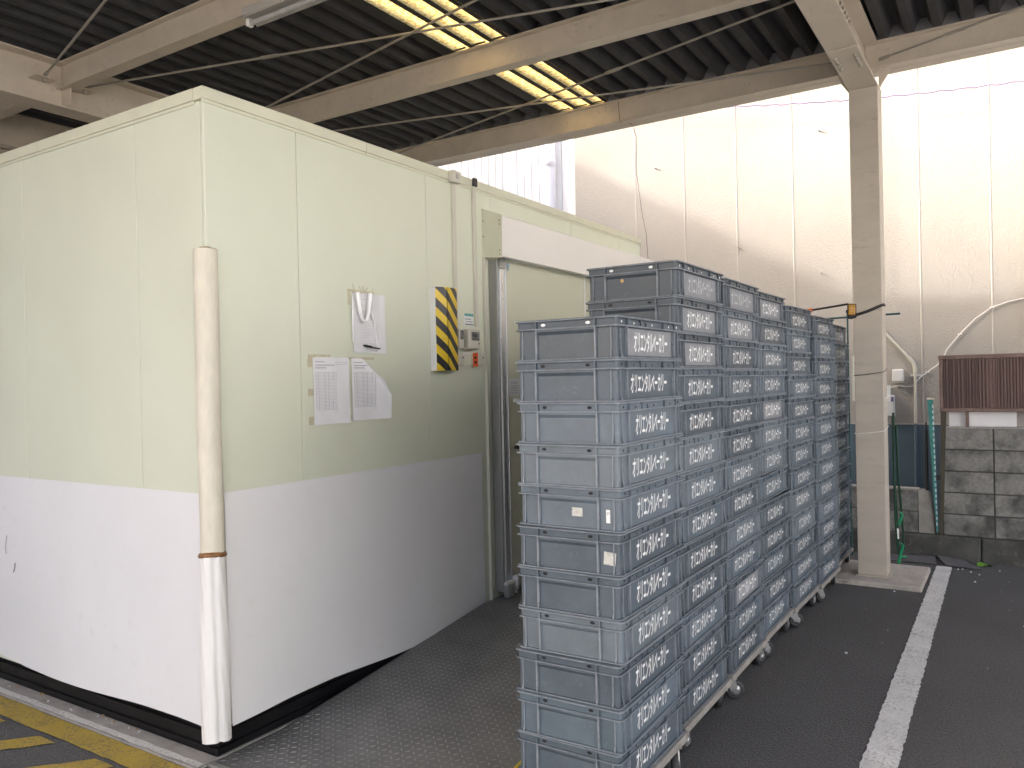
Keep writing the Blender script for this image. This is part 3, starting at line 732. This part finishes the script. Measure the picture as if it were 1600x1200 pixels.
def fin(face, t, th=.004):
    """corner fin: wedge flaring to the foot"""
    for a, b_ in ((t-th/2, t+th/2),):
        pr = [(.0137, .036), (.0036, .0068), (.0137, .0068)]
        vs = []
        for tt in (a, b_):
            for i, z in pr:
                if face == 'y-': vs.append((tt, -.2+i, z))
                if face == 'y+': vs.append((tt, .2-i, z))
                if face == 'x-': vs.append((-.3+i, tt, z))
                if face == 'x+': vs.append((.3-i, tt, z))
        body.add(vs, [(0, 1, 2), (5, 4, 3), (0, 3, 4, 1), (1, 4, 5, 2), (2, 5, 3, 0)])
for f_ in ('y-', 'y+'):
    for t in (-.262, .262): fin(f_, t)
for f_ in ('x-', 'x+'):
    for t in (-.168, .168): fin(f_, t)
for sy in (-1, 1):
    ya, yb = sorted((sy*(.2-.0145), sy*(.2-.0045)))
    for t in (-.216, .216): body.box(t-.003, t+.003, ya, yb, .0066, .1118)
    for t in (-.262, .262): body.box(t-.002, t+.002, *sorted((sy*(.2-.0145), sy*(.2-.009))), .0066, .1118)
for sx in (-1, 1):
    body.cur = 1; xa, xb = sorted((sx*(.3-.0145), sx*(.3-.0045)))
    for t in (-.112, .112): body.box(xa, xb, t-.003, t+.003, .0066, .1118)
    for t in (-.168, .168): body.box(*sorted((sx*(.3-.0145), sx*(.3-.0095))), t-.002, t+.002, .0066, .1118)
    # handle lip
    body.cur = 0
    xs = (sx*(.3-.014), sx*(.3-.0055))
    body.hexa([(xs[0], -.108, .092), (xs[0], .108, .092), (xs[1], .108, .104), (xs[1], -.108, .104), (xs[0], -.108, .111), (xs[0], .108, .111), (xs[1], .108, .111), (xs[1], -.108, .111)])
body_me = body.mesh('crate_body', ['crate_plastic', 'crate_edge'])
rim = MB()
RP = ((.1108, .0143), (.1112, .003), (.1162, .002), (.1168, .0112), (.1398, .0102), (.1403, .001), (.1455, 0), (.147, .002), (.147, .0145), (.105, .0182))
for k, (p, q) in enumerate(zip(RP, RP[1:])):
    rim.cur = 1 if k in (1, 5) else 0; rim.loft([rr(p[1], p[0]), rr(q[1], q[0])])
rim.cur = 0
for sy in (-1, 1):
    ya, yb = sorted((sy*(.2-.0115), sy*(.2-.0022)))
    for t in (-.216, -.105, .105, .216): rim.box(t-.0035, t+.0035, ya, yb, .1164, .1402)
    for t in (-.16, 0, .16): rim.box(t-.050, t+.050, *sorted((sy*(.2-.0115), sy*(.2-.0065))), .1164, .1322)
for sx in (-1, 1):
    xa, xb = sorted((sx*(.3-.0115), sx*(.3-.0022)))
    for t in (-.112, .112): rim.box(xa, xb, t-.0035, t+.0035, .1164, .1402)
rim_me = rim.mesh('crate_rim', ['crate_plastic', 'crate_edge'])
hol = MB()
def oval(face, t, z, rx, rz_, d):
    pts = []
    for k in range(10):
        a = 2*math.pi*k/10; u = t+rx*math.cos(a); w = z+rz_*math.sin(a)
        pts.append((u, -.2+d, w) if face == 'y-' else (-.3+d, u, w) if face == 'x-' else (u, .2-d, w) if face == 'y+' else (.3-d, u, w))
    hol.add(pts, [tuple(range(10))])
for t in (-.252, .252): oval('y-', t, .128, .005, .0045, .0098); oval('y+', t, .128, .005, .0045, .0098)
for t in (-.16, 0, .16): oval('y-', t, .125, .0048, .0042, .0058); oval('y+', t, .125, .0048, .0042, .0058)
for t in (-.085, .085): oval('x-', t, .128, .009, .0055, .0098); oval('x+', t, .128, .009, .0055, .0098)
hol_me = hol.mesh('crate_vent_hole', ['dark_hole'])
hol2_me = hol_me.copy(); hol2_me.materials.clear(); hol2_me.materials.append(M('sticker_white'))
# lettering
cu = bpy.data.curves.new('lettering', 'FONT'); cu.body = 'オリエンタルベーカリー'; cu.size = 1; cu.offset = .022; cu.resolution_u = 2
to = bpy.data.objects.new('lettering_source', cu); COL.objects.link(to); bpy.context.view_layer.update()
tm = bpy.data.meshes.new_from_object(to.evaluated_get(bpy.context.evaluated_depsgraph_get()))
bpy.data.objects.remove(to); bpy.data.curves.remove(cu)
def letters(x0, x1, z0, z1, ph, matn):
    me = tm.copy(); me.name = 'crate_lettering'
    xs = [v.co.x for v in me.vertices]; ys = [v.co.y for v in me.vertices]; a, b_, c, d = min(xs), max(xs), min(ys), max(ys)
    for v in me.vertices:
        x = x0+(v.co.x-a)/(b_-a)*(x1-x0); z = z0+(v.co.y-c)/(d-c)*(z1-z0)
        v.co = (x+(z-z0)*ph, -.2+.0126+ (z-.0068)*.007, z)
    me.materials.clear(); me.materials.append(M(matn)); me.update(); return me
LET = {('n', 0): letters(-.148, .158, .024, .099, .06, 'lettering'), ('n', 1): letters(-.175, .155, .026, .096, .06, 'lettering'),
       ('f', 0): letters(-.148, .158, .024, .099, .06, 'lettering_faded'), ('f', 1): letters(-.175, .155, .026, .096, .06, 'lettering_faded')}
scm = MB().grid(lambda u, v: (-.20+u*.40, -.2+.0130+(.012+v*.094-.0068)*.007, .012+v*.094), 2, 2, False).mesh('crate_scuff', ['scuff'])
stacks = [  # x of near end, y of text face, base z, count, pitch, rotation, where
    (.330, -1.744, .152, 11, .1490, 0, 'nearest stack'),
    (.966, -1.716, .140, 13, .1472, 0, 'second stack from the camera'),
    (1.600, -1.712, .140, 13, .1465, 0, 'third stack from the camera'),
    (2.238, -1.703, .140, 13, .1450, -.5, 'fourth stack from the camera'),
    (2.868, -1.722, .140, 13, .1430, -1.2, 'fifth stack from the camera'),
    (3.512, -1.748, .140, 13, .1408, -1, 'sixth stack from the camera'),
    (4.215, -1.728, .140, 13, .1388, 0, 'farthest stack beside the column')]
TONES = [(.160, .182, .212), (.175, .197, .230), (.145, .165, .194), (.200, .222, .256), (.130, .148, .173), (.165, .190, .220), (.118, .134, .156)]
def link(name, me, parent, color=None):
    o = bpy.data.objects.new(name, me); COL.objects.link(o); o.parent = parent
    if color: o.color = (*color, 1)
    return o
light_rows = {0: (4, 8), 1: (6,), 3: (7, 6), 4: (9, 10)}
for si, (sx0, sy0, bz, cnt, pit, rot_, where) in enumerate(stacks):
    a = R(rot_); lift = 0
    for k in range(cnt):
        top = cnt-k                      # 1 = topmost
        nm = ('topmost' if top == 1 else 'bottom one' if k == 0 else ordinal(top)+' from the top')
        t = bpy.data.objects.new('plastic_crate', None); COL.objects.link(t); t.empty_display_size = .1
        cx, cy = sx0+.31, sy0+.2125
        jx, jy, jr = random.uniform(-.006, .006), random.uniform(-.006, .006), random.uniform(-.8, .8)
        if si == 1 and top <= 2: jx -= .018; jy -= .004
        if si == 1 and top in (7, 9): jx += .004
        ln = {0: -.055, 1: -.018}.get(si, 0)*(1-k/(cnt-1)); t.location = (cx+jx+ln, cy+jy, bz+k*pit+lift); t.rotation_euler = (0, 0, a+R(jr)); t.scale = (1.033, 1.062, pit/.147)
        extra = ''
        if si == 3 and top == 8:
            t.rotation_euler.y = R(-1.3); lift = .012; t.location.z += .007; extra = ', tilted up'
        if si == 0 and top == 5: extra = ', with a paper label'
        if si == 0 and top == 6: extra = ', with a torn paper scrap'
        if si == 1 and top == 1: extra = ', with a rust spot'
        t['label'] = 'grey crate, %s of the %s%s' % (nm, where, extra)
        t['category'] = 'crate'; t['group'] = 'stacked grey crates'
        tone = random.choice(TONES); f = random.uniform(.92, 1.08)
        if si in light_rows and top in light_rows[si]: tone = (.225, .241, .265)
        if (top == 1 and si) or (si == 1 and top <= 3): tone = (.110, .121, .138)
        tone = tuple(c*f*.66*g_ for c, g_ in zip(tone, (.92, 1.04, 1.08)))
        bo = link('body', body_me, t, tone); link('rim', rim_me, t, tone)
        link('vent_holes', hol2_me if top == 1 and si < 2 else hol_me, t)['kind'] = 'stuff'
        faded = (si in (1, 2) and top <= (3 if si == 1 else 2)) or (si == 0 and top == 1) or random.random() < .06
        var = 1 if random.random() < .12 or (si == 1 and top in (9, 11)) else 0
        link('lettering', LET[('f' if (si in (1, 2) and top <= 1) else 'n', var)], t)
        if faded: link('scuff_patch', scm, t)
        if si == 0 and top == 5:
            link('paper_label', MB().box(-.2895+.0015, -.2868, -.052, -.012, .045, .075).mesh('paper_label', ['label_residue']), t)
            pl_ = link('paper_label', MB().box(-.2895+.0015, -.2868, -.152, -.138, .03, .075).mesh('paper_label', ['sticker_white']), t)
            nu = MB()
            for (ya, za, yb, zb) in ((-.141, .066, -.1445, .066), (-.1445, .066, -.1445, .063), (-.1445, .063, -.141, .058), (-.141, .058, -.1445, .058), (-.146, .066, -.1495, .066), (-.1495, .066, -.1475, .058)):
                nu.tube([(-.2883, ya, za), (-.2883, yb, zb)], .0006, 4)
            link('handwritten_number', nu.mesh('handwritten_number', ['black_plastic']), pl_)
        if si == 0 and top == 6: link('torn_label', MB().add([(-.2885, -.130, .038), (-.2885, -.172, .035), (-.2885, -.176, .078), (-.2885, -.133, .082)], [(0, 3, 2, 1)]).mesh('torn_label', ['label_residue']), t)
        if si == 1 and top == 1: link('rust_spot', MB().add([(-.2865, .04+.008*math.cos(k_), .082+.008*math.sin(k_)) for k_ in (0, 1, 2, 3, 4, 5, 5.6)], [tuple(range(7))]).mesh('rust_spot', ['amber_lens']), t)

# dollies
def dolly_mesh():
    ms = {}
    ms['side_rail'] = BX(-.302, .302, -.012, .012, .108, .138).mesh('side_rail', ['dolly_rail'], bev=.002)
    ms['end_rail'] = BX(-.012, .012, -.178, .178, .109, .137).mesh('end_rail', ['dolly_rail'], bev=.002)
    ms['deck'] = BX(-.29, .29, -.178, .178, .126, .1375).mesh('deck', ['wood_post'])
    fk = MB().box(-.035, .035, -.03, .03, .101, .108)
    for s in (-1, 1): fk.hexa([(-.046, s*.018-.002, .04), (-.016, s*.018-.002, .04), (-.016, s*.018+.002, .04), (-.046, s*.018+.002, .04), (-.03, s*.018-.002, .101), (.03, s*.018-.002, .101), (.03, s*.018+.002, .101), (-.03, s*.018+.002, .101)])
    ms['caster'] = fk.mesh('caster', ['caster_steel'])
    wh = MB(); ms['wheel'] = wh.loft([[(-.032+r*math.cos(2*math.pi*k/20), y, .046+r*math.sin(2*math.pi*k/20)) for k in range(20)] for y, r in ((-.013, .030), (-.013, .042), (-.009, .045), (.009, .045), (.013, .042), (.013, .030))], True, True, True).mesh('wheel', ['wheel_rubber'])
    hb = MB()
    for s in (-1, 1): hb.tube([(-.032, s*.0135, .046), (-.032, s*.0225, .046)], [.024, .012], 12)
    ms['hub'] = hb.mesh('hub', ['caster_steel']); return ms
DM = dolly_mesh()
dl = ['under the nearest crate stack', 'under the second crate stack', 'under the third crate stack, front caster showing', 'under the fourth crate stack, caster showing', 'under the fifth crate stack', 'under the sixth crate stack', 'under the farthest crate stack beside the column']
for si, (sx0, sy0, bz, cnt, pit, rot_, where) in enumerate(stacks):
    t = thing('crate_dolly', 'low wheeled dolly with worn pale rails '+dl[si], 'dolly', (sx0+.31+{0: -.055, 1: -.018}.get(si, 0), sy0+.2125, .0), 'dollies under the crate stacks', R(rot_))
    if si == 6: t.location.z = .035
    t.scale = (1.033, 1.062, (bz-(.035 if si == 6 else 0))/.140)
    for s in (-1, 1):
        o = link('side_rail', DM['side_rail'], t); o.location.y = s*.191
        o = link('end_rail', DM['end_rail'], t); o.location.x = s*.289
        for s2 in (-1, 1):
            o = link('caster', DM['caster'], t); o.location = (s*.245, s2*.160, 0); o.rotation_euler.z = R(([15, -160, 150, 168, 160, 172, 0][si] if s2 < 0 else 40)+(14 if s > 0 else -25))
            w = link('wheel', DM['wheel'], o); link('hub', DM['hub'], o)
    link('deck', DM['deck'], t)

# ================================================================== BACKGROUND
SXW = 6.6
stu = thing('stucco_building', 'tall cream stucco building with vertical panel joints behind the column', 'building', (7, -3, 0))
part('backing', BX(SXW+.03, 9.5, -9, 1.70, 0, 6.4), 'stucco_joint', stu)
js = [1.695, .883]; 
while js[-1] > -8.5: js.append(js[-1]-.598)
for a, b_ in zip(js, js[1:]):
    part('wall_panel', BX(SXW, SXW+.03, b_+.005, a-.005, .9, 6.4), 'stucco_cream', stu, bev=.008)
    part('joint_bead', MB().tube([(SXW+.006, b_, .9), (SXW+.006, b_, 6.4)], .011, 8), 'stucco_joint', stu)
part('blue_dado', BX(SXW-.016, SXW+.0, -9, 1.7, 0, 1.048), 'dado_blue', stu)
part('dado_ledge', BX(SXW-.022, SXW+.0, -9, 1.7, 1.049, 1.062), 'stucco_joint', stu)
for yy, zz in ((-1.18, 2.62), (-1.19, 4.10), (-.32, 2.98), (.62, 4.0)):
    part('anchor_stub', MB().tube([(SXW-.0005, yy, zz), (SXW-.045, yy, zz+.006)], .008, 6), 'stucco_joint', stu)
sid = thing('siding_building', 'white ribbed siding building at the left end of the stucco wall', 'building', (7, 4, 0))
part('backing', BX(6.83, 9.4, 1.86, 8, 0, 6.4), 'siding_white', sid)
yy = 1.87
while yy < 6.5:
    part('siding_board', BX(6.80, 6.829, yy, yy+.104, 0, 6.4), 'siding_white', sid, bev=.006); yy += .112
part('corner_trim', BX(6.70, 6.86, 1.71, 1.80, 0, 6.4), 'siding_white', sid, bev=.008)
part('corner_trim', BX(6.75, 6.86, 1.801, 1.862, 0, 6.4), 'siding_white', sid, bev=.008)
dp = thing('downpipe', 'pale lilac round downpipe on the white siding', 'downpipe', (6.72, 2.09, 0))
part('pipe', MB().tube([(6.72, 2.09, 0), (6.72, 2.09, 6.4)], .062, 16), 'pipe_lilac', dp)
part('collar', MB().tube([(6.72, 2.09, 4.27), (6.72, 2.09, 4.30), (6.72, 2.09, 4.301), (6.72, 2.09, 4.36), (6.72, 2.09, 4.37)], [.064, .066, .070, .070, .064], 16), 'pipe_lilac', dp)
cp = thing('corner_downpipe', 'white pipe running down the stucco wall at the right picture edge', 'downpipe', (6.5, -3.02, 1))
part('pipe', MB().tube([(6.52, -3.035, 1.9), (6.52, -3.035, 6.4)], .04, 12), 'white_plastic', cp)
part('bracket', MB().box(6.54, 6.599, -3.05, -3.02, 3.2, 3.23), 'white_plastic', cp); part('bracket', MB().box(6.54, 6.599, -3.05, -3.02, 4.32, 4.35), 'white_plastic', cp)
# pipes and boxes on the stucco
pp = thing('conduit_pipe', 'cream conduit bending down the stucco wall right of the column', 'pipe', (6.56, -2.04, .4))
part('pipe', MB().tube([(6.565, -1.62, 2.16), (6.565, -2.0, 1.70), (6.565, -2.035, 1.655), (6.565, -2.045, 1.60), (6.565, -2.04, 1.063)], .013, 10), 'beige_plastic', pp)
part('pipe', MB().tube([(6.565, -2.04, 1.0625), (6.565, -2.035, .3)], .013, 10), 'dado_blue', pp, label='lower length painted blue')
part('clip', BX(6.58, 6.599, -2.10, -2.0, 1.525, 1.545), 'white_plastic', pp)
part('elbow', MB().tube([(6.565, -1.985, 1.718), (6.565, -2.03, 1.662), (6.565, -2.045, 1.60), (6.565, -2.044, 1.56)], .018, 10), 'beige_plastic', pp)
bxo = thing('wall_box', 'small white cube box on the stucco right of the column', 'electrical box', (6.57, -1.89, 1.47))
part('case', BX(6.52, 6.5995, -1.945, -1.842, 1.475, 1.600), 'white_plastic', bxo, bev=.012)
part('shade_lip', BX(6.53, 6.59, -1.94, -1.848, 1.463, 1.474), 'beige_plastic', bxo)
wire = [(6.585, -1.79, 1.36), (6.585, -1.80, 1.40), (6.585, -1.83, 1.425), (6.585, -1.90, 1.435), (6.585, -1.95, 1.425), (6.585, -2.02, 1.43), (6.57, -2.075, 1.50), (6.585, -2.15, 1.565), (6.585, -2.238, 1.633), (6.585, -2.29, 1.70), (6.585, -2.323, 1.78), (6.585, -2.433, 1.923), (6.585, -2.56, 2.06), (6.585, -2.70, 2.163), (6.585, -2.83, 2.205), (6.585, -2.99, 2.235)]
cbl = thing('wall_cable', 'white cable rising along the stucco behind the brown screen', 'cable', (6.585, -2.3, 1.4))
part('cable', MB().tube(wire, .0052, 6), 'white_plastic', cbl)
for q_ in (wire[3], wire[7], wire[11], wire[13]): part('clip', BX(6.575, 6.5995, q_[1]-.018, q_[1]+.018, q_[2]-.006, q_[2]+.006), 'white_plastic', cbl)
mtr = thing('electric_meter', 'small white meter on the wall just right of the column', 'meter', (6.55, -1.81, 1.08))
part('case', BX(6.50, 6.5995, -1.86, -1.74, 1.13, 1.34), 'white_plastic', mtr, bev=.01)
part('gland', MB().tube([(6.56, -1.80, 1.341), (6.56, -1.80, 1.44)], .022, 10), 'white_plastic', mtr)
part('gland', MB().tube([(6.56, -1.80, 1.07), (6.56, -1.80, 1.129)], .024, 10), 'alu_dull', mtr)
part('label', MB().box(6.4975, 6.4998, -1.855, -1.83, 1.28, 1.33), 'wire_purple', mtr)
tw = []
for i in range(80):
    t = i/79; y = 1.0-4.6*t; z = 4.72-.60*t-.10*math.sin(math.pi*t)
    tw.append((6.38, y, z+.006*math.sin(i*1.9)))
single('twisted_wire', MB().tube(tw, .0055, 5), 'wire_purple', 'thin purple twisted wire strung across the stucco wall', 'wire')
sg = [(4.62, .10, 3.90), (4.63, .10, 3.75), (5.2, .09, 3.5), (5.8, .12, 3.25)]
wv = [(4.345, .06, 4.04), (4.343, .055, 3.94), (4.346, .05, 3.86), (4.352, .045, 3.845), (4.60, .05, 3.895), (4.72, .05, 3.80), (4.71, .06, 3.5), (4.73, .02, 3.1), (4.70, -.03, 2.90), (4.69, -.05, 2.60)]
single('hanging_wire', MB().tube(wv, .0022, 5), 'wood_post', 'thin dark wire hanging from the eave beam beside the cold store', 'wire')

# kerb, block walls
kb = thing('kerb_wall', 'dark mossy concrete footing along the bottom of the block walls', 'kerb', (5.5, -3, 0))
for a, b_ in zip([-9, -7.2, -5.4, -3.95, -2.62, -1.2, .2], [-7.2, -5.4, -3.95, -2.62, -1.2, .2, 1.7]):
    part('footing_block', BX(5.345, 5.62, a+.003, b_-.003, -.05, .196), 'kerb_concrete', kb, bev=.012)
bw = thing('block_wall', 'stained grey concrete block wall below the brown screen', 'wall', (5.5, -4, .2))
BH = .1795; BL = .372
part('mortar', BX(5.407, 5.50, -9, -2.352, .197, .197+5*BH-.004), 'mortar', bw)
blk = BX(-.05, .06, -BL/2+.005, BL/2-.005, .0045, BH-.0045).mesh('block', ['concrete_block'], bev=.004)
blk2 = BX(-.05, .06, -BL/2+.005, BL/2-.005, .0045, BH-.0045).mesh('block', ['concrete_block'], bev=.006)
for r_ in range(5):
    for c in range(12):
        o = bpy.data.objects.new('block', random.choice((blk, blk2))); COL.objects.link(o); o.parent = bw
        o.location = (5.45-5.5+random.uniform(-.0015, .0015), -2.345-BL*(c+.5)+4, .197+BH*r_-.2)
part('coping_mortar', BX(5.405, 5.51, -9, -2.35, .197+5*BH-.003, .197+5*BH+.010), 'concrete', bw)
lw = thing('low_block_wall', 'low broken block wall with blue dado behind it, beside the column', 'wall', (5.5, -1.8, .2))
part('mortar', BX(5.407, 5.50, -2.14, .8, .197, .560), 'mortar', lw)
for r_ in range(2):
    y = -2.205 + .045
    for c in range(7):
        y1 = y+BL+.02
        part('block', BX(5.40, 5.51, y+.004, y1-.004, .2+r_*.183, .2+r_*.183+.177), 'concrete_block', lw, bev=.004); y = y1
part('end_mortar', MB().prism([(-2.161, .2), (-2.285, .2), (-2.275, .36), (-2.262, .47), (-2.245, .535), (-2.215, .562), (-2.161, .563)], 0, 5.398, 5.512), 'concrete', lw, bev=.004)
part('coping_mortar', BX(5.402, 5.508, -2.165, .8, .5605, .574), 'concrete', lw)
# posts
gp = thing('steel_post', 'teal perforated steel angle post beside the block wall', 'post', (5.36, -2.27, .2))
part('web', MB().prism([(-2.248, 1.335), (-2.286, 1.335), (-2.300, .60), (-2.306, .22), (-2.300, .22), (-2.288, .42)], 0, 5.355, 5.362), 'post_teal', gp)
fl_ = MB()
part('flange', MB().hexa([(5.3625, -2.282, 1.33), (5.40, -2.282, 1.33), (5.40, -2.288, 1.33), (5.3625, -2.288, 1.33), (5.3625, -2.302, .22), (5.40, -2.302, .22), (5.40, -2.308, .22), (5.3625, -2.308, .22)]), 'post_teal', gp)
for k in range(22):
    z = 1.28-k*.047; y = -2.2885-.0178*(1.33-z)/1.1
    part('perforated_tab', BX(5.352, 5.3545, y-.003, y+.007, z-.015, z+.012), 'emblem_light', gp)
part('rivet', MB().tube([(5.3545, -2.27, 1.29), (5.350, -2.27, 1.29)], .006, 8), 'green_dark', gp)
part('cap', BX(5.350, 5.404, -2.292, -2.244, 1.336, 1.346), 'beige_plastic', gp)
wp = single('timber_post', MB().hexa([(5.38, -2.318, .198), (5.42, -2.318, .198), (5.42, -2.345, .198), (5.38, -2.345, .198), (5.375, -2.345, 1.24), (5.415, -2.345, 1.24), (5.415, -2.385, 1.24), (5.375, -2.385, 1.24)]), 'wood_post', 'dark weathered timber post wedged between teal post and block wall', 'post')
hgp = single('gate_hinge', MB().box(5.36, 5.379, -2.345, -2.305, .66, .70), 'black_plastic', 'small rusty black hinge on the timber post', 'hinge', bev=.004)
# brown screen
bs_ = thing('corrugated_screen', 'brown corrugated plastic screen in a frame above the block wall', 'screen', (5.4, -4, 1.2))
cs_ = MB(); top_, bot_ = 1.668, 1.262
random.seed(3); ps = []; y = -2.36
while y > -6.0:
    w = random.choice((.012, .016, .02, .024)); d = random.choice((0, .008, .011))
    ps += [(5.372-d, y), (5.372-d, y-w*.45), (5.378, y-w*.5), (5.378, y-w)]; y -= w
n = len(ps)
cs_.add([(x, yy_, bot_) for x, yy_ in ps]+[(x, yy_, top_) for x, yy_ in ps], [(i, i+1, n+i+1, n+i) for i in range(n-1)])
part('ribbed_sheet', cs_, 'screen_brown', bs_)
part('top_rail', BX(5.35, 5.41, -6, -2.334, 1.668, 1.702), 'frame_brown', bs_, bev=.004)
part('bottom_rail', BX(5.352, 5.408, -6, -2.338, 1.232, 1.262), 'frame_brown', bs_, bev=.004)
part('end_stile', BX(5.358, 5.40, -2.360, -2.3385, 1.2622, 1.6678), 'frame_brown', bs_, bev=.003)
for yy in (-2.535, -3.6, -4.8): part('post', BX(5.40, 5.435, yy-.012, yy+.012, 1.105, 1.66), 'frame_brown', bs_)
single('white_board', BX(5.46, 5.475, -2.88, -2.40, 1.107, 1.30), 'siding_white', 'pale board visible in the gap under the brown screen', 'board')
single('grey_board', BX(5.462, 5.474, -5.9, -2.885, 1.107, 1.30), 'concrete', 'grey board behind the block wall at the right edge under the screen', 'board')
single('dark_bottle', MB().tube([(5.45, -2.225, .56), (5.45, -2.225, 1.06), (5.45, -2.225, 1.10), (5.45, -2.225, 1.14)], [.014, .014, .007, .006], 8), 'black_plastic', 'thin dark stake standing just left of the teal post', 'stake')

# mats and leaf on the ground
def matt(name, pts, lab):
    b_ = MB(); n = len(pts)
    b_.add([(x, y, z) for x, y, z in pts]+[(x, y, z+.006) for x, y, z in pts], [tuple(range(n)), tuple(range(n, 2*n))[::-1]]+[(i, n+i, n+(i+1) % n, (i+1) % n) for i in range(n)])
    return single(name, b_, 'rubber_mat', lab, 'mat', 'rubber mats by the footing')
matt('rubber_mat', [(5.33, -1.80, .004), (5.335, -2.285, .02), (5.10, -2.315, .010), (5.09, -1.85, .004)], 'dark rubber mat lying left of the white line end')
matt('rubber_mat', [(5.335, -2.30, .03), (5.335, -2.50, .012), (5.20, -2.555, .008), (5.06, -2.63, .004), (5.07, -2.385, .012), (5.2, -2.34, .02)], 'dark rubber mat with a curved torn edge right of the line')
lf = MB(); n = 12
lf.add([(5.235+.045*math.cos(2*math.pi*k/n), -2.645+.055*math.sin(2*math.pi*k/n), .012+.012*math.sin(4*math.pi*k/n)) for k in range(n)]+[(5.235, -2.645, .006)], [(k, (k+1) % n, n) for k in range(n)], True)
single('green_leaf', lf, 'leaf_green', 'single round green leaf on the asphalt by the footing', 'leaf')
lit = MB()
for k in range(24):
    if k < 9: x, y = ((5.02, -2.47), (4.9, -2.62), (4.1, -2.12), (4.65, -2.60), (5.1, -2.75), (3.6, -2.9), (2.6, -2.05), (5.04, -2.5), (4.97, -2.56))[k]; s = random.uniform(.007, .014)
    else: x, y, s = random.uniform(1.2, 5.2), random.uniform(-3, -1.85), random.uniform(.0015, .0035)
    lit.hexa([(x-s, y-s*.6, .001), (x+s, y-s*.4, .001), (x+s*.8, y+s*.6, .001), (x-s*.8, y+s*.5, .001), (x-s*.7, y-s*.4, .004), (x+s*.7, y-s*.3, .005), (x+s*.6, y+s*.4, .004), (x-s*.5, y+s*.3, .004)])
struct('ground_litter', lit, 'paper', 'tiny pale litter and grit on the asphalt', kind='stuff')
# green rack behind the column
gk = thing('green_rack', 'folded green tubular rack leaning behind the right side of the column', 'rack', (4.98, -2.03, 0))
part('tube', MB().tube([(4.78, -2.055, 1.25), (4.86, -2.040, .85), (4.98, -2.042, .42), (5.0, -2.055, .02)], .009, 8), 'green_dark', gk)
part('tube', MB().tube([(4.80, -2.070, 1.15), (4.90, -2.065, .75), (5.02, -2.075, .40), (5.04, -2.085, .12)], .009, 8), 'green_dark', gk)
part('tube', MB().tube([(4.82, -2.045, .85), (4.90, -2.038, .40), (4.94, -2.05, .10)], .007, 8), 'green_dark', gk)
part('bracket', MB().tube([(4.98, -2.055, .33), (4.98, -2.080, .405), (4.98, -2.084, .41)], .011, 8), 'green_plastic', gk)
part('bracket', MB().tube([(4.98, -2.084, .41), (4.98, -2.066, .43)], .010, 8), 'green_plastic', gk)
part('foot', MB().tube([(4.98, -2.045, .012), (4.99, -2.075, .13), (4.99, -2.082, .16)], .012, 8), 'green_plastic', gk)
part('foot', MB().tube([(4.99, -2.06, .07), (5.03, -2.10, .06)], .009, 8), 'green_plastic', gk)
part('foot', MB().tube([(4.99, -2.082, .16), (5.02, -2.06, .17)], .009, 8), 'green_plastic', gk)
part('clip', MB().tube([(4.955, -2.047, .30), (4.955, -2.047, .22)], .011, 8), 'white_plastic', gk)
# lamp, poles and ties on the column
la = thing('amber_lamp', 'square amber lamp in a black housing strapped to the column', 'lamp', (4.34, -1.83, 2.0))
part('housing', BX(4.325, 4.40, -1.872, -1.802, 1.985, 2.10), 'black_plastic', la, bev=.012)
part('lens', BX(4.312, 4.3245, -1.864, -1.812, 2.012, 2.092), 'amber_lens', la, bev=.008)
part('strap', MB().tube([(4.322, -1.865, 2.005), (4.322, -1.95, 2.03), (4.322, -2.052, 2.07), (4.40, -2.057, 2.075)], .007, 6), 'black_plastic', la)
part('strap', MB().tube([(4.322, -1.865, 2.015), (4.322, -1.95, 2.042), (4.322, -2.052, 2.082), (4.40, -2.057, 2.085)], .004, 6), 'black_plastic', la)
bp = thing('black_pole', 'thin black pole with an orange end resting above the crates', 'pole', (4.42, -1.67, 2.05))
part('pole', MB().tube([(4.41, -1.80, 2.105), (4.44, -1.53, 2.078)], .008, 8), 'black_plastic', bp)
part('end_cap', MB().tube([(4.44, -1.53, 2.078), (4.445, -1.49, 2.074)], .017, 8), 'orange_plastic', bp)
tp_ = thing('teal_pole', 'thin teal pole with an upright behind the crates near the column', 'pole', (4.95, -1.8, 1.4))
part('pole', MB().tube([(4.95, -1.2, 2.03), (4.95, -2.10, 2.045)], .008, 8), 'teal_pole', tp_)
part('upright', MB().tube([(4.96, -1.70, .05), (4.96, -1.70, 2.08)], .007, 8), 'teal_pole', tp_)
part('end_knob', MB().tube([(4.96, -1.70, 2.075), (4.96, -1.70, 2.10)], .012, 8), 'black_plastic', tp_)
for z, m_, lab in ((1.57, 'black_plastic', 'thin dark cord tied round the column at mid height'), (1.13, 'white_plastic', 'thin pale cord tied round the column below the dark one')):
    a, b_ = CX0-.004, CX0+.204
    single('tie_cord', MB().tube([(a, GY+.104, z-.018), (a, GY, z-.010), (a, GY-.104, z+.006), (b_, GY-.104, z+.03), (b_, GY+.104, z+.02), (a, GY+.104, z-.018)], .0028, 5), m_, lab, 'cord')
single('foam_strip', MB().box(CX0-.006, CX0+.03, GY+.1005, GY+.118, 1.36, 1.70), 'beige_plastic', 'short pale strip stuck to the left edge of the column', 'strip', bev=.004)
single('cable_tie', MB().tube([(CX0+.02, GY-.106, 1.37), (CX0+.02, GY-.14, 1.362), (CX0+.03, GY-.145, 1.375), (CX0+.03, GY-.106, 1.383)], .004, 6), 'white_plastic', 'white tie loop sticking out at the right side of the column', 'tie')
